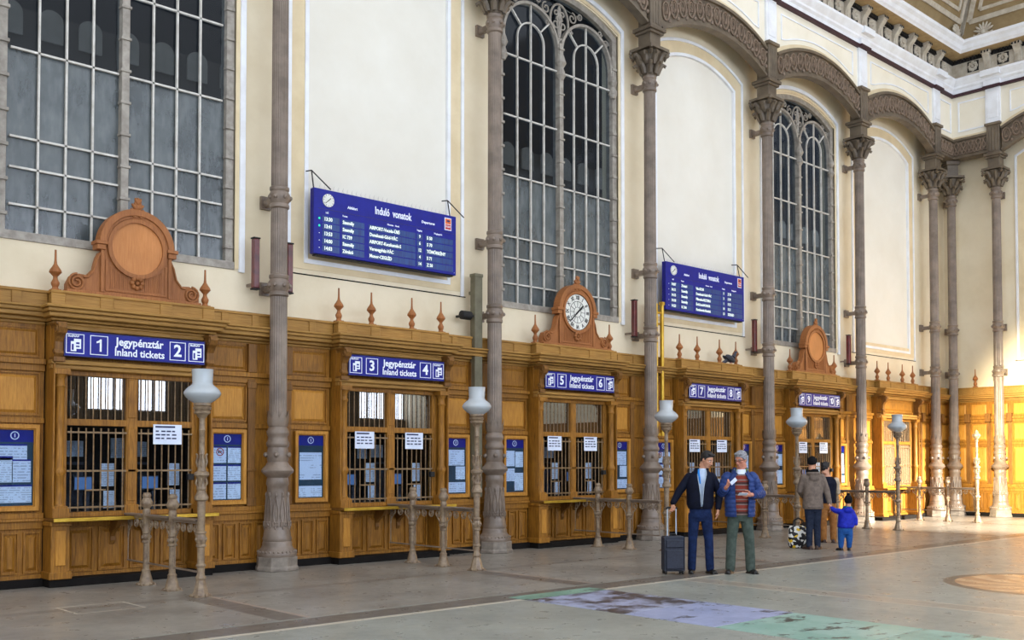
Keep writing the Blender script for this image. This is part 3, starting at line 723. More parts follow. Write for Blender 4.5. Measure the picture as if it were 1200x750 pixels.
# ================================================================== TICKET BOOTHS
def spiral_pts(cx, cz, r, a0, turns, d=1, n=22, shrink=.8, y=0.):
    return [(cx+r*(1-shrink*i/n)*math.cos(a0+d*turns*2*PI*i/n), y, cz+r*(1-shrink*i/n)*math.sin(a0+d*turns*2*PI*i/n)) for i in range(n+1)]
def finial_mb(x=0, y=.16, z=3.9):
    m = MB(); m.box(x-.06, x+.06, y-.06, y+.06, z, z+.03)
    m.lathe([(.05, .03), (.035, .06), (.05, .09), (.055, .12), (.03, .17), (.028, .20), (.045, .22), (.080, .26), (.072, .29), (.045, .33), (.022, .37), (.016, .42), (.013, .56)], (x, y, z), 14)
    return m
def booth(kind):
    r = empty('ticket_booth')
    b = MB()                                     # carcass boards
    b.box(-1.10, -.93, .16, .36, .90, 2.86); b.box(.93, 1.10, .16, .36, .90, 2.86)
    b.box(-1.12, 1.12, .13, .36, 2.86, 3.46); b.box(-.93, .93, .30, .36, .10, .87)
    for s in (-1, 1): b.box(s*1.105-.012, s*1.105+.012, .0, .34, .9, 3.4)
    b.build('carcass', 'wood', r, bevel=.006)
    MB().box(-1.14, 1.14, -.005, .30, 0, .105).build('baseboard', 'wood_dark', r, bevel=.006)
    p = MB()
    for i in range(4):
        x = -.88+.44*i; p.raised(x+.035, x+.405, .16, .76, .30, .03, .04)
    p.box(-.90, .90, .26, .30, .78, .87); p.box(-.90, .90, .26, .30, .105, .15)
    p.build('dado_panel', 'wood', r)
    for s in (-1, 1):
        q = MB(); x = s*1.01
        q.box(x-.12, x+.12, -.02, .30, .105, .86); q.box(x-.145, x+.145, -.045, .30, .105, .2); q.box(x-.14, x+.14, -.04, .30, .80, .86)
        q.m(1).box(x-.065, x+.065, -.035, -.015, .28, .74); q.m(0)
        q.build('pedestal', ['wood', 'wood_light'], r, bevel=.008)
        q = MB(); q.box(x-.105, x+.105, -.02, .18, .905, 1.03); q.box(x-.09, x+.09, .0, .17, 1.03, 1.06)
        q.lathe([(.085, 1.06), (.07, 1.10), (.066, 1.45), (.085, 1.49), (.085, 1.53), (.062, 1.57), (.058, 2.60), (.075, 2.64), (.06, 2.67), (.062, 2.74), (.09, 2.80)], (x, .08, 0), 18)
        q.box(x-.10, x+.10, -.02, .18, 2.80, 2.87)
        q.build('pilaster', 'wood', r, smooth=40)
        q = MB(); x = s*1.06; i0 = len(q.v)
        prof = [(.13, 3.02), (-.02, 3.02), (-.05, 3.07), (-.03, 3.12), (-.03, 3.22), (-.07, 3.29), (-.13, 3.33), (-.16, 3.40), (-.13, 3.46), (.13, 3.46)]
        q.poly_x(prof, x-.055, x+.055)
        for e in (-.058, .058):
            q.tube([(x+e, -.075+yy, zz) for yy, _, zz in spiral_pts(0, 3.375, .065, 0, 1.6)], .013, 5)
            q.tube([(x+e, -.0+yy, zz) for yy, _, zz in spiral_pts(0, 3.09, .04, 0, 1.4)], .01, 5)
        q.box(x-.075, x+.07, -.05, .13, 2.96, 3.02); q.box(x-.07, x+.07, -.12, .13, 3.44, 3.475)
        q.build('console', 'wood_mid', r, bevel=.005)
    c = MB(); c.box(-1.14, 1.14, -.16, .32, .865, .90); c.m(1).box(-1.15, 1.15, -.175, -.155, .86, .908)
    c.build('counter', ['wood_mid', 'brass'], r, bevel=.004)
    for s in (-.22, .22):
        MB().poly_x([(.30, .52), (.27, .50), (.24, .56), (.25, .62), (.20, .68), (.06, .76), (-.02, .86), (.30, .86)], s-.035, s+.035).build('counter_bracket', 'wood_mid', r, bevel=.006)
    w = MB()
    for a, e in ((-.93, -.88), (-.08, .08), (.88, .93)): w.box(a, e, .17, .25, .90, 2.86)
    w.box(-.93, .93, .175, .245, 2.13, 2.22); w.box(-.93, .93, .16, .25, 2.80, 2.87); w.box(-.93, .93, .17, .25, .90, .97)
    w.box(-.10, .10, .15, .2, .905, 1.05); w.box(-.09, .09, .155, .2, 1.5, 1.54); w.box(-.06, .06, .155, .17, 1.1, 2.1); w.box(-.06, .06, .155, .17, 2.25, 2.78)
    w.build('window_frame', 'wood', r, bevel=.006)
    for s in (-1, 1):
        x0, x1 = (-.88, -.08) if s < 0 else (.08, .88)
        if kind == 'plain':
            MB().box(x0, x1, .21, .215, .97, 2.13).build('blind', 'shut', r)
            MB().box(x0, x1, .21, .215, 2.22, 2.80).build('upper_pane', 'glass_up', r)
        else:
            MB().box(x0, x1, .235, .24, .97, 2.13).build('lower_pane', 'glass', r)
            MB().box(x0, x1, .235, .24, 2.22, 2.80).build('upper_pane', 'glass_up', r)
        g = MB(); nb = 8
        for i in range(nb):
            xx = x0+(x1-x0)*(i+.5)/nb
            g.tube([(xx, .165, .97), (xx, .165, 2.10)], .010, 6)
            g.tube([(xx, .19, 2.2), (xx, .19, 2.82)], .008, 6)
        for z in (1.03, 1.52, 2.04): g.box(x0, x1, .155, .175, z-.012, z+.012)
        if kind != 'plain':
            xm = (x0+x1)/2; g.box(xm-.15, xm+.12, .152, .17, 1.25, 1.27)
        g.build('grille', 'grille', r)
    if kind != 'plain':
        MB().box(.80, .89, .10, .17, 1.38, 1.47).build('intercom', 'black', r, bevel=.006)
    cn = MB()
    for (e, y, z0, z1) in ((1.12, .06, 3.46, 3.50), (1.16, -.02, 3.50, 3.54), (1.22, -.13, 3.54, 3.60), (1.25, -.18, 3.60, 3.65), (1.28, -.22, 3.65, 3.69)):
        cn.box(-e, e, y, .36, z0, z1)
    cn.box(-1.0, 1.0, .05, .14, 3.40, 3.46); cn.box(-1.13, 1.13, .04, .15, 2.87, 2.93); cn.box(-1.14, 1.14, .0, .15, 2.93, 2.99)
    cn.build('cornice', 'wood_cornice', r, bevel=.01)
    at = MB(); at.box(-1.13, 1.13, .05, .45, 3.69, 3.88); at.box(-1.15, 1.15, .03, .45, 3.87, 3.91)
    for x in (-1.06, -.42, .42, 1.06): at.box(x-.09, x+.09, .03, .06, 3.70, 3.87)
    at.build('attic', 'wood_cornice', r, bevel=.008)
    if kind == 'plain':
        MB().box(-.94, .94, .11, .14, 3.02, 3.42).raised(-.92, .92, 3.04, 3.41, .11).build('frieze_panel', 'wood', r)
    xs_ = (-1.06, 1.06) if kind == 'clock' else (-1.06, -.42, .42, 1.06)
    for x in xs_: finial_mb(x).build('finial', 'ped', r, smooth=45)
    # office behind the windows
    i = MB()
    i.box(-1.05, 1.05, 1.55, 1.6, 0, 3.3); i.box(-1.08, -1.05, .36, 1.6, 0, 3.3); i.box(1.05, 1.08, .36, 1.6, 0, 3.3); i.box(-1.05, 1.05, .36, 1.6, 3.2, 3.25)
    i.box(-1.05, 1.05, .36, 1.6, 0, .05)
    i.build('office_wall', 'dark', r)
    if kind != 'plain':
        k = MB(); k.box(-1.0, 1.0, .38, .95, .80, .86); k.build('desk', 'interior_grey', r)
        for s in (-1, 1):
            m = MB(); x = s*.48+.05
            m.box(x-.16, x+.10, .72, .76, 1.24, 1.44); m.box(x-.03, x+.03, .64, .68, .86, 1.22); m.box(x-.1, x+.1, .56, .72, .86, .88)
            m.m(1).box(x-.145, x+.085, .712, .72, 1.255, 1.425); m.m(0).box(x-.28, x-.08, .40, .55, .86, .94)
            m.build('monitor', ['interior_grey', 'screen'], r)
            m = MB(); m.box(x+.12, x+.3, .46, .465, 1.30, 1.62); m.box(x+.14, x+.29, .42, .425, 1.0, 1.24); m.box(x-.3, x-.1, 1.5, 1.52, 1.7, 2.0); m.box(x-.02, x+.25, 1.5, 1.52, 1.72, 1.95)
            m.build('office_papers', 'print', r)
            m = MB(); m.box(x-.2, x+.2, 1.35, 1.5, 1.0, 1.5); m.box(x-.15, x+.15, 1.2, 1.5, 1.6, 1.64); m.build('shelf', 'interior_grey', r)
    return r
B0, B1, B2 = booth('clock'), booth('urns'), booth('plain')
bn = [('1', '2'), ('3', '4'), ('5', '6'), ('7', '8'), ('9', '10')]
bl = ['carved oak ticket booth nearest the camera, windows 1 and 2, under an empty round pediment', 'carved oak ticket booth with windows 3 and 4 and four turned finials on top',
      'carved oak ticket booth with windows 5 and 6 under the pediment with a clock', 'carved oak ticket booth with windows 7 and 8, behind the two men talking',
      'carved oak ticket booth with windows 9 and 10, behind the person in a black hat', 'oak booth without a number sign, shuttered, farthest along the long wall']
bx = [c+.03 for c in cx_]
used = set()
for j in range(6):
    src = (B0 if j % 2 == 0 else B1) if j < 5 else B2
    o = src if src.name not in used else copy_tree(src); used.add(src.name)
    tag(place(o, (bx[j], 0, 0)), bl[j], 'ticket booth', 'oak ticket booths along the wall')

# ---- oak panelling between the booths (local origin on the column line)
def panelling(xa, xb, hide=(), cols=True, n_dado=None, shift=0.):
    r = empty('oak_panelling')
    k = MB(); k.box(xa, xb, .30, .36, .10, 3.46); k.build('backing_board', 'wood', r)
    MB().box(xa, xb, .22, .36, 0, .11).build('baseboard', 'wood_dark', r, bevel=.006)
    d = MB(); W = xb-xa; n = n_dado or max(2, round(W/.27)); st = W/n
    for i in range(n): d.raised(xa+st*i+.03, xa+st*(i+1)-.03, .18, .72, .30, .03, .035)
    d.box(xa, xb, .265, .30, .11, .16); d.build('dado_panel', 'wood', r)
    m = MB(); m.box(xa, xb, .26, .30, .76, .86); m.box(xa, xb, .22, .30, .86, .90); m.box(xa, xb, .24, .30, .90, .97); m.build('dado_rail', 'wood', r, bevel=.005)
    m = MB()
    m.box(xa, xb, .265, .30, 2.15, 2.22); m.build('middle_rail', 'wood', r, bevel=.005)
    MB().box(xa, xb, .26, .30, 2.84, 2.93).box(xa, xb, .22, .30, 2.93, 3.0).build('moulding', 'wood', r, bevel=.005)
    if cols:
        for s in (-1, 1):
            f = MB()
            x0, x1 = (xa+.06, -.38) if s < 0 else (.38, xb-.06)
            f.raised(x0, x1, 2.25, 2.82, .30, .03, .035, 1); f.raised(x0, x1, 3.02, 3.42, .30, .02, .03)
            p = MB(); x = s*.31
            p.box(x-.06, x+.06, .24, .30, .97, 2.90); p.box(x-.075, x+.075, .225, .30, .97, 1.1); p.box(x-.075, x+.075, .225, .30, 1.5, 1.54); p.box(x-.075, x+.075, .225, .30, 2.76, 2.86)
            p.box(x-.07, x+.07, .215, .30, 3.0, 3.44); p.build('pilaster', 'wood_mid', r, bevel=.006)
            f.build('upper_panel', ['wood', 'wood_light'], r)
    else:
        f = MB(); n2 = max(1, round(W/.62)); s2 = W/n2
        for i in range(n2):
            x0, x1 = xa+s2*i+.05, xa+s2*(i+1)-.05
            f.raised(x0, x1, 2.25, 2.82, .30, .03, .035, 1); f.raised(x0, x1, 3.02, 3.42, .30, .02, .03, 1); f.raised(x0, x1, 1.0, 2.12, .30, .03, .04, 1)
        f.build('upper_panel', ['wood', 'wood_light'], r)
        p = MB()
        for i in range(n2):
            x = xa+s2*i
            if i: p.box(x-.05, x+.05, .25, .30, .97, 2.9); p.box(x-.08, x+.08, .16, .30, 2.84, 3.1)
        if n2 > 1: p.build('pilaster', 'wood_mid', r, bevel=.005)
    c = MB()
    for (y, z0, z1) in ((.27, 3.46, 3.50), (.20, 3.50, 3.55), (.10, 3.55, 3.61), (.06, 3.61, 3.66), (.03, 3.66, 3.69)): c.box(xa, xb, y, .42, z0, z1)
    c.build('cornice', 'wood_cornice', r, bevel=.008)
    a = MB(); a.box(xa, xb, .20, .42, 3.69, 3.88); a.box(xa, xb, .18, .42, 3.87, 3.91)
    n = int(W/.5)
    for i in range(n): a.box(xa+.2+i*.5, xa+.32+i*.5, .18, .21, 3.70, 3.87)
    a.build('attic', 'wood_cornice', r, bevel=.006)
    return r
gl = ['oak panelling left of the booth for windows 1 and 2, at the left picture edge', 'oak panelling between windows 2 and 3, behind the nearest fluted column', 'oak panelling between windows 4 and 5, behind the second fluted column',
      'oak panelling between windows 6 and 7, behind the third fluted column', 'oak panelling between windows 8 and 9, behind the fourth fluted column', 'oak panelling between window 10 and the shuttered last booth']
g0 = panelling(-1.047, 1.107)
for k in range(6):
    o = g0 if k == 0 else copy_tree(g0)
    tag(place(o, (colx[k], 0, 0)), gl[k], 'panelling', 'oak panelling between the ticket booths')
o = panelling(-1.047, CORN[0]+.30-colx[-1], cols=False); tag(place(o, (colx[-1], 0, 0)), 'oak panelling filling the long wall between the last booth and the corner', 'panelling')
o = panelling(-.30, 5.9, cols=False); tag(place(o, on_right(0), RROT), 'bright sunlit oak panelling on the right-hand wall', 'panelling')
o = finial_mb(0, 0, 0).build('finial', 'ped', smooth=45, loc=(CORN[0]+.27, -.55, 3.91)); tag(o, 'single turned wooden finial on the right-hand wall panelling, near the corner', 'finial')

# ---- ticket signs
def sign_icon(m, x):
    m.m(1).ribbon([(x-.118, 3.075), (x+.118, 3.075), (x+.118, 3.335), (x-.118, 3.335)], 0, .009, -.006, .0, True)
    m.box(x-.055, x+.015, -.008, 0, 3.105, 3.235); m.box(x-.015, x+.075, -.009, 0, 3.14, 3.27)
    m.m(0).box(x-.045, x-.02, -.0095, 0, 3.12, 3.20); m.box(x+.01, x+.055, -.0105, 0, 3.20, 3.225); m.box(x+.01, x+.055, -.0105, 0, 3.16, 3.18)
    m.m(1).text('BudNAV', x-.02, 3.305, -.003, .04, off=.001)
def ticket_sign(a, b, j):
    r = empty('ticket_sign')
    p = MB(); p.box(-.985, .985, 0, .05, 3.035, 3.375); p.m(1).ribbon([(-.985, 3.035), (.985, 3.035), (.985, 3.375), (-.985, 3.375)], 0, .012, -.006, .03, True); p.build('panel', ['blue', 'blue_dk'], r, bevel=.003)
    for xi in (-.845, .855): ic = MB(); sign_icon(ic, xi); ic.build('pictogram', ['blue', 'txt'], r)
    n = MB()
    for s, x in ((a, -.53), (b, .575)):
        n.ribbon([(x-.118, 3.075), (x+.118, 3.075), (x+.118, 3.335), (x-.118, 3.335)], 0, .009, -.006, .0, True)
        one = lambda X, k: n.poly_y([(X+a*k, 3.205+b*k) for a, b in ((.008, -.083), (.032, -.083), (.032, .083), (.012, .083), (-.006, .062), (-.034, .052), (-.034, .028), (.008, .040))], -.008, -.002)
        if s == '1': one(x, 1.)
        elif s == '10': one(x-.045, .9); n.text('0', x+.032, 3.205, -.004, .215, off=.006)
        else: n.text(s, x, 3.205, -.004, .235, off=.006)
    n.build('number', 'txt', r)
    t = MB(); t.text('Jegypénztár', .03, 3.272, -.004, .152, off=.0035, xs=.94); t.text('Inland tickets', .03, 3.128, -.004, .142, off=.0025, xs=.93); t.build('lettering', 'txt', r)
    place(r, (bx[j]-.025, -.055, 0)); MB().box(-.95, .95, .05, .16, 3.10, 3.30).build('mount', 'wood_dark', r)
    return tag(r, 'blue enamel sign reading Jegypénztár Inland tickets with numbers %s and %s' % (a, b), 'sign', 'blue ticket window signs')
for j in range(5): ticket_sign(*bn[j], j)

# ---- carved pediments
def pediment(clock):
    r = empty('carved_pediment'); y0, y1 = .07, .21
    semi = lambda rad, cz, n=20: [(rad*math.cos(PI*i/n), cz+rad*math.sin(PI*i/n)) for i in range(n+1)]
    MB().poly_y([(-.46, 3.91), (.46, 3.91)]+[(p[0], p[1]) for p in semi(.46, 4.62)], y0, y1).build('body', 'ped', r, smooth=30)
    f = MB(); f.ribbon(semi(.50, 4.62, 24)[::-1], -.06, .03, y0-.05, y1); f.ribbon(semi(.43, 4.62, 24)[::-1], -.03, .02, y0-.025, y0)
    for s in (-1, 1):
        f.box(s*.50-.08, s*.50+.08, y0-.06, y1, 4.60, 4.65); f.box(s*.50-.06, s*.50+.06, y0-.04, y1, 4.53, 4.60); f.box(s*.475-.025, s*.475+.025, y0-.02, y0, 3.95, 4.53)
    f.box(-.95, .95, y0-.03, y1+.01, 3.905, 3.945); f.box(-.44, -.40, y0-.015, y0, 3.99, 4.4); f.box(.40, .44, y0-.015, y0, 3.99, 4.4); f.box(-.44, .44, y0-.015, y0, 3.97, 4.0)
    f.build('moulding', 'ped', r, bevel=.006)
    for s in (-1, 1):
        w = MB(); pts = [(.46, 3.945), (.93, 3.945), (.93, 4.02), (.88, 4.13), (.78, 4.17), (.66, 4.16), (.58, 4.26), (.54, 4.42), (.50, 4.50), (.46, 4.52)]
        if s < 0: pts = [(-x, z) for x, z in pts][::-1]
        w.poly_y(pts, y0+.02, y1); w.tube([(a, y0+.0, z) for a, _, z in spiral_pts(s*.81, 4.05, .115, PI/2, 2.1, -s, 34)], .016, 6)
        w.tube([(s*x, y0+.01, z) for x, z in ((.72, 4.13), (.66, 4.14), (.58, 4.24), (.54, 4.40), (.50, 4.48))], .016, 6)
        w.build('scroll', 'ped', r, smooth=35)
    ring = MB(); ring.ribbon([(.385*math.sin(-2*PI*i/40), 4.60+.385*math.cos(2*PI*i/40)) for i in range(40)], -.03, .025, y0-.04, y0+.01, True)
    ring.build('roundel_ring', 'ped', r, smooth=40)
    q = MB(); 
    for i in range(8): q.ell((.07*math.cos(PI/4*i), y0-.025, 4.12+.07*math.sin(PI/4*i)), (.034, .03, .034), 8, 5)
    q.ell((0, y0-.03, 4.12), (.03, .025, .03), 8, 5); q.build('rosette', 'ped', r, smooth=60)
    q = MB()
    for row, (n, z, ln) in enumerate(((5, 5.08, .10), (5, 5.15, .09), (3, 5.22, .08))):
        for i in range(n):
            a = (i-(n-1)/2)*.42; m3 = Matrix.Rotation(a, 3, 'Y'); v = m3 @ Vector((0, 0, ln*.6))
            q.ell((v.x, y0+.0-.01*row, z+v.z), (.026, .03, ln*.72), 8, 5, m3)
    for s in (-1, 1): q.tube(spiral_pts(s*.055, 5.08, .05, PI/2, 1.5, s, 20, y=y0-.03), .014, 6)
    q.build('palmette', 'ped', r, smooth=50)
    fl_ = MB()
    for i in range(9):
        for s in (-1, 1): fl_.box(s*(.12+.03*i)-.006, s*(.12+.03*i)+.006, y0-.008, y0, 4.02, 4.20+.006*i*i*.3)
    fl_.build('reeding', 'ped', r)
    if clock:
        c = MB(); c.m(0).poly_y([(.36*math.cos(2*PI*i/40), 4.60+.36*math.sin(2*PI*i/40)) for i in range(40)], y0-.02, y0)
        cf = c.build('clock_face', ['clockwhite'], r)
        n = MB(); rom = ['XII', 'I', 'II', 'III', 'IIII', 'V', 'VI', 'VII', 'VIII', 'IX', 'X', 'XI']
        for i, t in enumerate(rom):
            a = PI/2-i*PI/6; n.text(t, .285*math.cos(a), 4.60+.285*math.sin(a), y0-.021, .105, xs=.8, off=.004, rot=a-PI/2)
            n.ribbon([(.10*math.cos(a), 4.6+.10*math.sin(a)), (.21*math.cos(a), 4.6+.21*math.sin(a))], -.004, .004, y0-.024, y0-.02)
        for rad in (.355, .215, .10): n.ribbon([(rad*math.cos(2*PI*i/40), 4.6+rad*math.sin(2*PI*i/40)) for i in range(40)], -.004, .004, y0-.024, y0-.02, True)
        n.build('numerals', 'black', cf)
        for nm, ln, w, a in (('hour_hand', .20, .016, PI/2-(1.62)*PI/6), ('minute_hand', .30, .011, PI/2-38*PI/30)):
            d = Vector((math.cos(a), math.sin(a)))
            MB().ribbon([(-.06*d.x, 4.6-.06*d.y), (ln*d.x, 4.6+ln*d.y)], -w, w, y0-.034, y0-.027).build(nm, 'black', cf)
    else:
        MB().poly_y([(.36*math.cos(2*PI*i/40), 4.60+.36*math.sin(2*PI*i/40)) for i in range(40)], y0-.012, y0).build('roundel', 'roundel', r)
    return r
M['clockwhite'] = pm('clock_dial', (232, 232, 224), .5)
M['roundel'] = wood('orange_roundel', (204, 138, 80), (184, 116, 60), .5)
P0, P1 = pediment(False), pediment(True)
tag(place(P0, (bx[0], 0, 0)), 'red-brown carved pediment with an empty roundel above windows 1 and 2', 'pediment', 'carved pediments on the ticket booths')
tag(place(P1, (bx[2], 0, 0)), 'red-brown carved pediment holding a white clock above windows 5 and 6', 'pediment', 'carved pediments on the ticket booths')
o = copy_tree(P0); tag(place(o, (bx[4], 0, 0)), 'carved pediment with an empty roundel above windows 9 and 10, farther away', 'pediment', 'carved pediments on the ticket booths')

# ---- departure boards
def departure_board(cx, rows, label, dots):
    r = empty('departure_board'); x0, x1, z0, z1 = -1.47, 1.47, 4.965, 6.02; y = 0.
    W_, H_ = x1-x0, z1-z0
    U = lambda u: x0+W_*u
    V = lambda v: z1-H_*v
    b = MB(); b.box(x0, x1, y, y+.11, z0, z1); b.m(1).box(x0+.05, x1-.05, y+.02, y+.13, z0-.025, z0)
    b.build('housing', ['blue', 'black'], r, bevel=.006)
    l = MB(); l.m(0).text('Abfahrt', U(.25), V(.21), y-.002, .062, off=.002); l.text('Induló  vonatok', U(.53), V(.17), y-.002, .175, xs=.68, off=.004); l.text('Departures', U(.785), V(.20), y-.002, .062, off=.002)
    for t, u in (('Idő', .085), ('Vonat', .20), ('Honnan   Hová', .53), ('Vágány', .72), ('Megjegyzés', .86)): l.text(t, U(u), V(.355), y-.002, .04, off=.001)
    l.m(1).box(U(.03), U(.99), y-.003, y, V(.305), V(.298))
    l.m(0).text('1', U(.985), V(.96), y-.002, .03)
    l.build('heading', ['txt', 'blue_dk'], r)
    c = MB(); cc = (U(.09), V(.165)); c.poly_y([(cc[0]+.105*math.cos(2*PI*i/28), cc[1]+.105*math.sin(2*PI*i/28)) for i in range(28)], y-.02, y)
    ck = c.build('clock', 'clockwhite', r)
    h = MB()
    for a, ln, w in ((PI/2-1.55*PI/6, .055, .006), (PI/2-38*PI/30, .08, .0045)): h.ribbon([(cc[0]-.02*math.cos(a), cc[1]-.02*math.sin(a)), (cc[0]+ln*math.cos(a), cc[1]+ln*math.sin(a))], -w, w, y-.026, y-.021)
    for i in range(12): a = i*PI/6; h.ribbon([(cc[0]+.08*math.cos(a), cc[1]+.08*math.sin(a)), (cc[0]+.097*math.cos(a), cc[1]+.097*math.sin(a))], -.003, .003, y-.024, y-.02)
    h.build('clock_hands', 'black', ck)
    g = MB(); lx, lz = U(.935), V(.155)
    g.m(0).box(lx-.075, lx+.075, y-.008, y, lz-.11, lz+.11); g.m(1).box(lx-.063, lx+.063, y-.011, y-.008, lz+.0, lz+.095); g.m(2).box(lx-.063, lx+.063, y-.011, y-.008, lz-.095, lz-.01)
    g.m(3).poly_y([(lx-.05, lz+.05), (lx, lz+.03), (lx+.05, lz+.05), (lx, lz+.075)], y-.013, y-.011); g.m(0).text('START', lx, lz-.05, y-.011, .04, off=.001)
    g.build('logo', ['txt', 'orange', 'red', 'blue_dk'], r)
    for i, (tm, ty, ds, tr, nt) in enumerate(rows):
        v = .455+.112*i; zz = V(v); q = MB(); q.m(0)
        for a, e in ((.055, .165), (.18, .33), (.36, .69), (.70, .745), (.765, .975)): q.box(U(a), U(e), y-.003, y, zz-.05, zz+.05)
        q.m(1)
        for s, u, sz, al in ((tm, .065, .082, 'LEFT'), (ty, .185, .078, 'LEFT'), (ds, .365, .078, 'LEFT'), (tr, .722, .078, 'CENTER'), (nt, .775, .078, 'LEFT')):
            q.text(s, U(u), zz-.0, y-.004, sz, align=al, off=.002, xs=.86)
        q.m(2 if (dots and i < 2) else 1)
        q.ell((U(.035), y-.004, zz), (.018, .01, .018) if (dots and i < 2) else (.007, .006, .007), 10, 5)
        q.build('timetable_row', ['flap', 'led', 'green_led'], r)
    for x in (x0+.03, x1-.10):
        hg = MB()
        P_ = [(x, .02, z1-.02), (x, .02, z1+.30), (x+.0, .26, z1+.02), (x, .02, z1)]
        hg.tube([(x, .05, z1-.02), (x, .12, z1+.30)], .011, 6); hg.tube([(x, .12, z1+.30), (x+.30, .02, z1+.02)], .011, 6); hg.tube([(x, .12, z1+.30), (x, .28, z1+.32)], .011, 6)
        hg.build('hanger', 'black', r)
    s_ = MB()
    for i in range(90):
        x = x0+.12+i*(W_-.3)/90; s_.tube([(x, .06, z1), (x+.02, .03+.06*(i % 3), z1+.085)], .0022, 4)
    s_ = s_.build('bird_spikes', 'bar', r); s_['kind'] = 'stuff'
    MB().box(x0+.3, x1-.3, y+.11, y+.285, z0+.3, z0+.5).build('wall_mount', 'blue_dk', r)
    place(r, (cx, .14, 0)); return tag(r, label, 'departure board', 'departure boards on the wall')
departure_board(10.145, [('13:30', 'Személy', 'AIRPORT-Vecsés-Üllő', '9', 'S 50'), ('13:41', 'Személy', 'Dunakeszi-Göd-VÁC', '6', 'S 70'), ('13:53', 'IC 739', 'AIRPORT-Kecskemét-S', '12', 'TÖMÖRKÉNY'),
    ('14:00', 'Személy', 'Veresegyház-VÁC', '4', 'S 71'), ('14:03', 'Zónázó', 'Monor-CEGLÉD', '14', 'Z 50')], 'blue departure board nearest the camera, with two green lamps, above windows 3 and 4', True)
departure_board(19.01, [('14:07', 'Zónázó', 'Vác-SZOB', '5', 'Z 70'), ('14:11', 'Személy', 'Dunakeszi-Göd-VÁC', '3', 'S 70'), ('14:15', 'Személy', 'Piliscsaba-ESZTERG', '1', 'S 72'),
    ('14:18', 'Személy', 'Érd-Ercsi-MONOR', '10', 'S 21'), ('14:23', 'IC 506', 'Kecskemét-Kistelek', '13', 'SZEGED')], 'blue departure board farther away, above windows 7 and 8', False)

# ---- notice cases
def notice_case(kind, loc, label, w=.30):
    r = empty('notice_case'); z0, z1 = 1.0, 2.13
    MB().ribbon([(-w, z0), (w, z0), (w, z1), (-w, z1)], 0, .055, -.05, .02, True).ribbon([(-w+.055, z0+.055), (w-.055, z0+.055), (w-.055, z1-.055), (-w+.055, z1-.055)], 0, .014, -.03, .02, True).build('case_frame', 'wood_light', r, bevel=.006)
    a, b, c, d = -w+.06, w-.06, z0+.06, z1-.06; W_ = b-a; H_ = d-c
    q = MB(); q.m(0).box(a, b, .0, .01, c, d-.17); q.m(1).box(a, b, -.002, .01, d-.17, d); q.build('backing', ['teal', 'blue'], r)
    h = MB(); cz = d-.085; h.m(0).poly_y([(.055*math.cos(2*PI*i/20), cz+.055*math.sin(2*PI*i/20)) for i in range(20)], -.006, -.002)
    h.m(1).poly_y([(.042*math.cos(2*PI*i/20), cz+.042*math.sin(2*PI*i/20)) for i in range(20)], -.008, -.006); h.m(0).text('i', 0, cz, -.009, .07, off=.003); h.build('info_symbol', ['txt', 'blue'], r)
    L = {'wide': [(.02, .82, .73, .98), (.02, .46, .38, .79), (.44, .92, .38, .74), (.02, .95, .06, .34)],
         'six': [(.04, .47, .68, .98), (.52, .96, .68, .98), (.04, .47, .36, .65), (.52, .96, .36, .65), (.04, .47, .03, .33), (.52, .96, .03, .33)],
         'tall': [(.08, .92, .36, .88), (.06, .94, .03, .24)], 'three': [(.05, .92, .62, .96), (.5, .95, .32, .60), (.03, .97, .04, .26)],
         'four': [(.05, .5, .60, .95), (.54, .95, .58, .93), (.05, .5, .26, .55), (.5, .96, .05, .45)]}[kind]
    for i, (u0, u1, v0, v1) in enumerate(L):
        HH = H_-.18
        p = MB(); p.m(0).box(a+W_*u0, a+W_*u1, -.006, -.001, c+HH*v0, c+HH*v1); ph = HH*(v1-v0)
        p.m(1).box(a+W_*u0, a+W_*u1, -.007, -.006, c+HH*v1-.022, c+HH*v1)
        if kind == 'six' and i == 0:
            X_, Z_ = a+W_*(u0+u1)/2, c+HH*(v0+v1)/2+.04
            p.m(2).ribbon([(X_+.055*math.cos(2*PI*e/24), Z_+.055*math.sin(2*PI*e/24)) for e in range(24)], -.006, .006, -.01, -.006, True); p.ribbon([(X_-.04, Z_+.04), (X_+.04, Z_-.04)], -.005, .005, -.01, -.006)
            p.m(3).box(X_-.035, X_+.03, -.009, -.006, Z_, Z_+.014); p.box(X_-.03, X_-.015, -.009, -.006, Z_-.022, Z_)
        p.build('notice', ['print' if i % 2 else 'print2', 'blue' if kind in ('wide', 'six') else 'paper', 'red', 'black'], r)
    MB().box(a, b, -.022, -.019, c, d).build('case_glass', 'glass', r)
    place(r, loc); return tag(r, label, 'notice case', 'glazed notice cases on the panelling')
NC = [(0, 1, 'wide', 'glazed notice case left of window 1, cut by the left picture edge'), (1, -1, 'six', 'notice case right of window 2 with six sheets and a red prohibition ring'),
      (1, 1, 'tall', 'notice case just left of window 3, one tall sheet over a small one'), (2, -1, 'three', 'notice case just right of window 4, behind the second lamp post'),
      (2, 1, 'four', 'notice case just left of window 5 with four sheets'), (3, -1, 'three', 'notice case right of window 6, beside the third fluted column'),
      (3, 1, 'six', 'notice case left of window 7, behind the lamp beside the man with the suitcase'), (4, -1, 'tall', 'notice case right of window 8, above the grey-haired man'),
      (4, 1, 'four', 'notice case left of window 9, behind the fourth lamp post'), (5, -1, 'three', 'narrow-looking notice case right of window 10')]
for k, s, kd, lb in NC: notice_case(kd, (colx[k]+(-.70 if s < 0 else .74), .265, 0), lb)

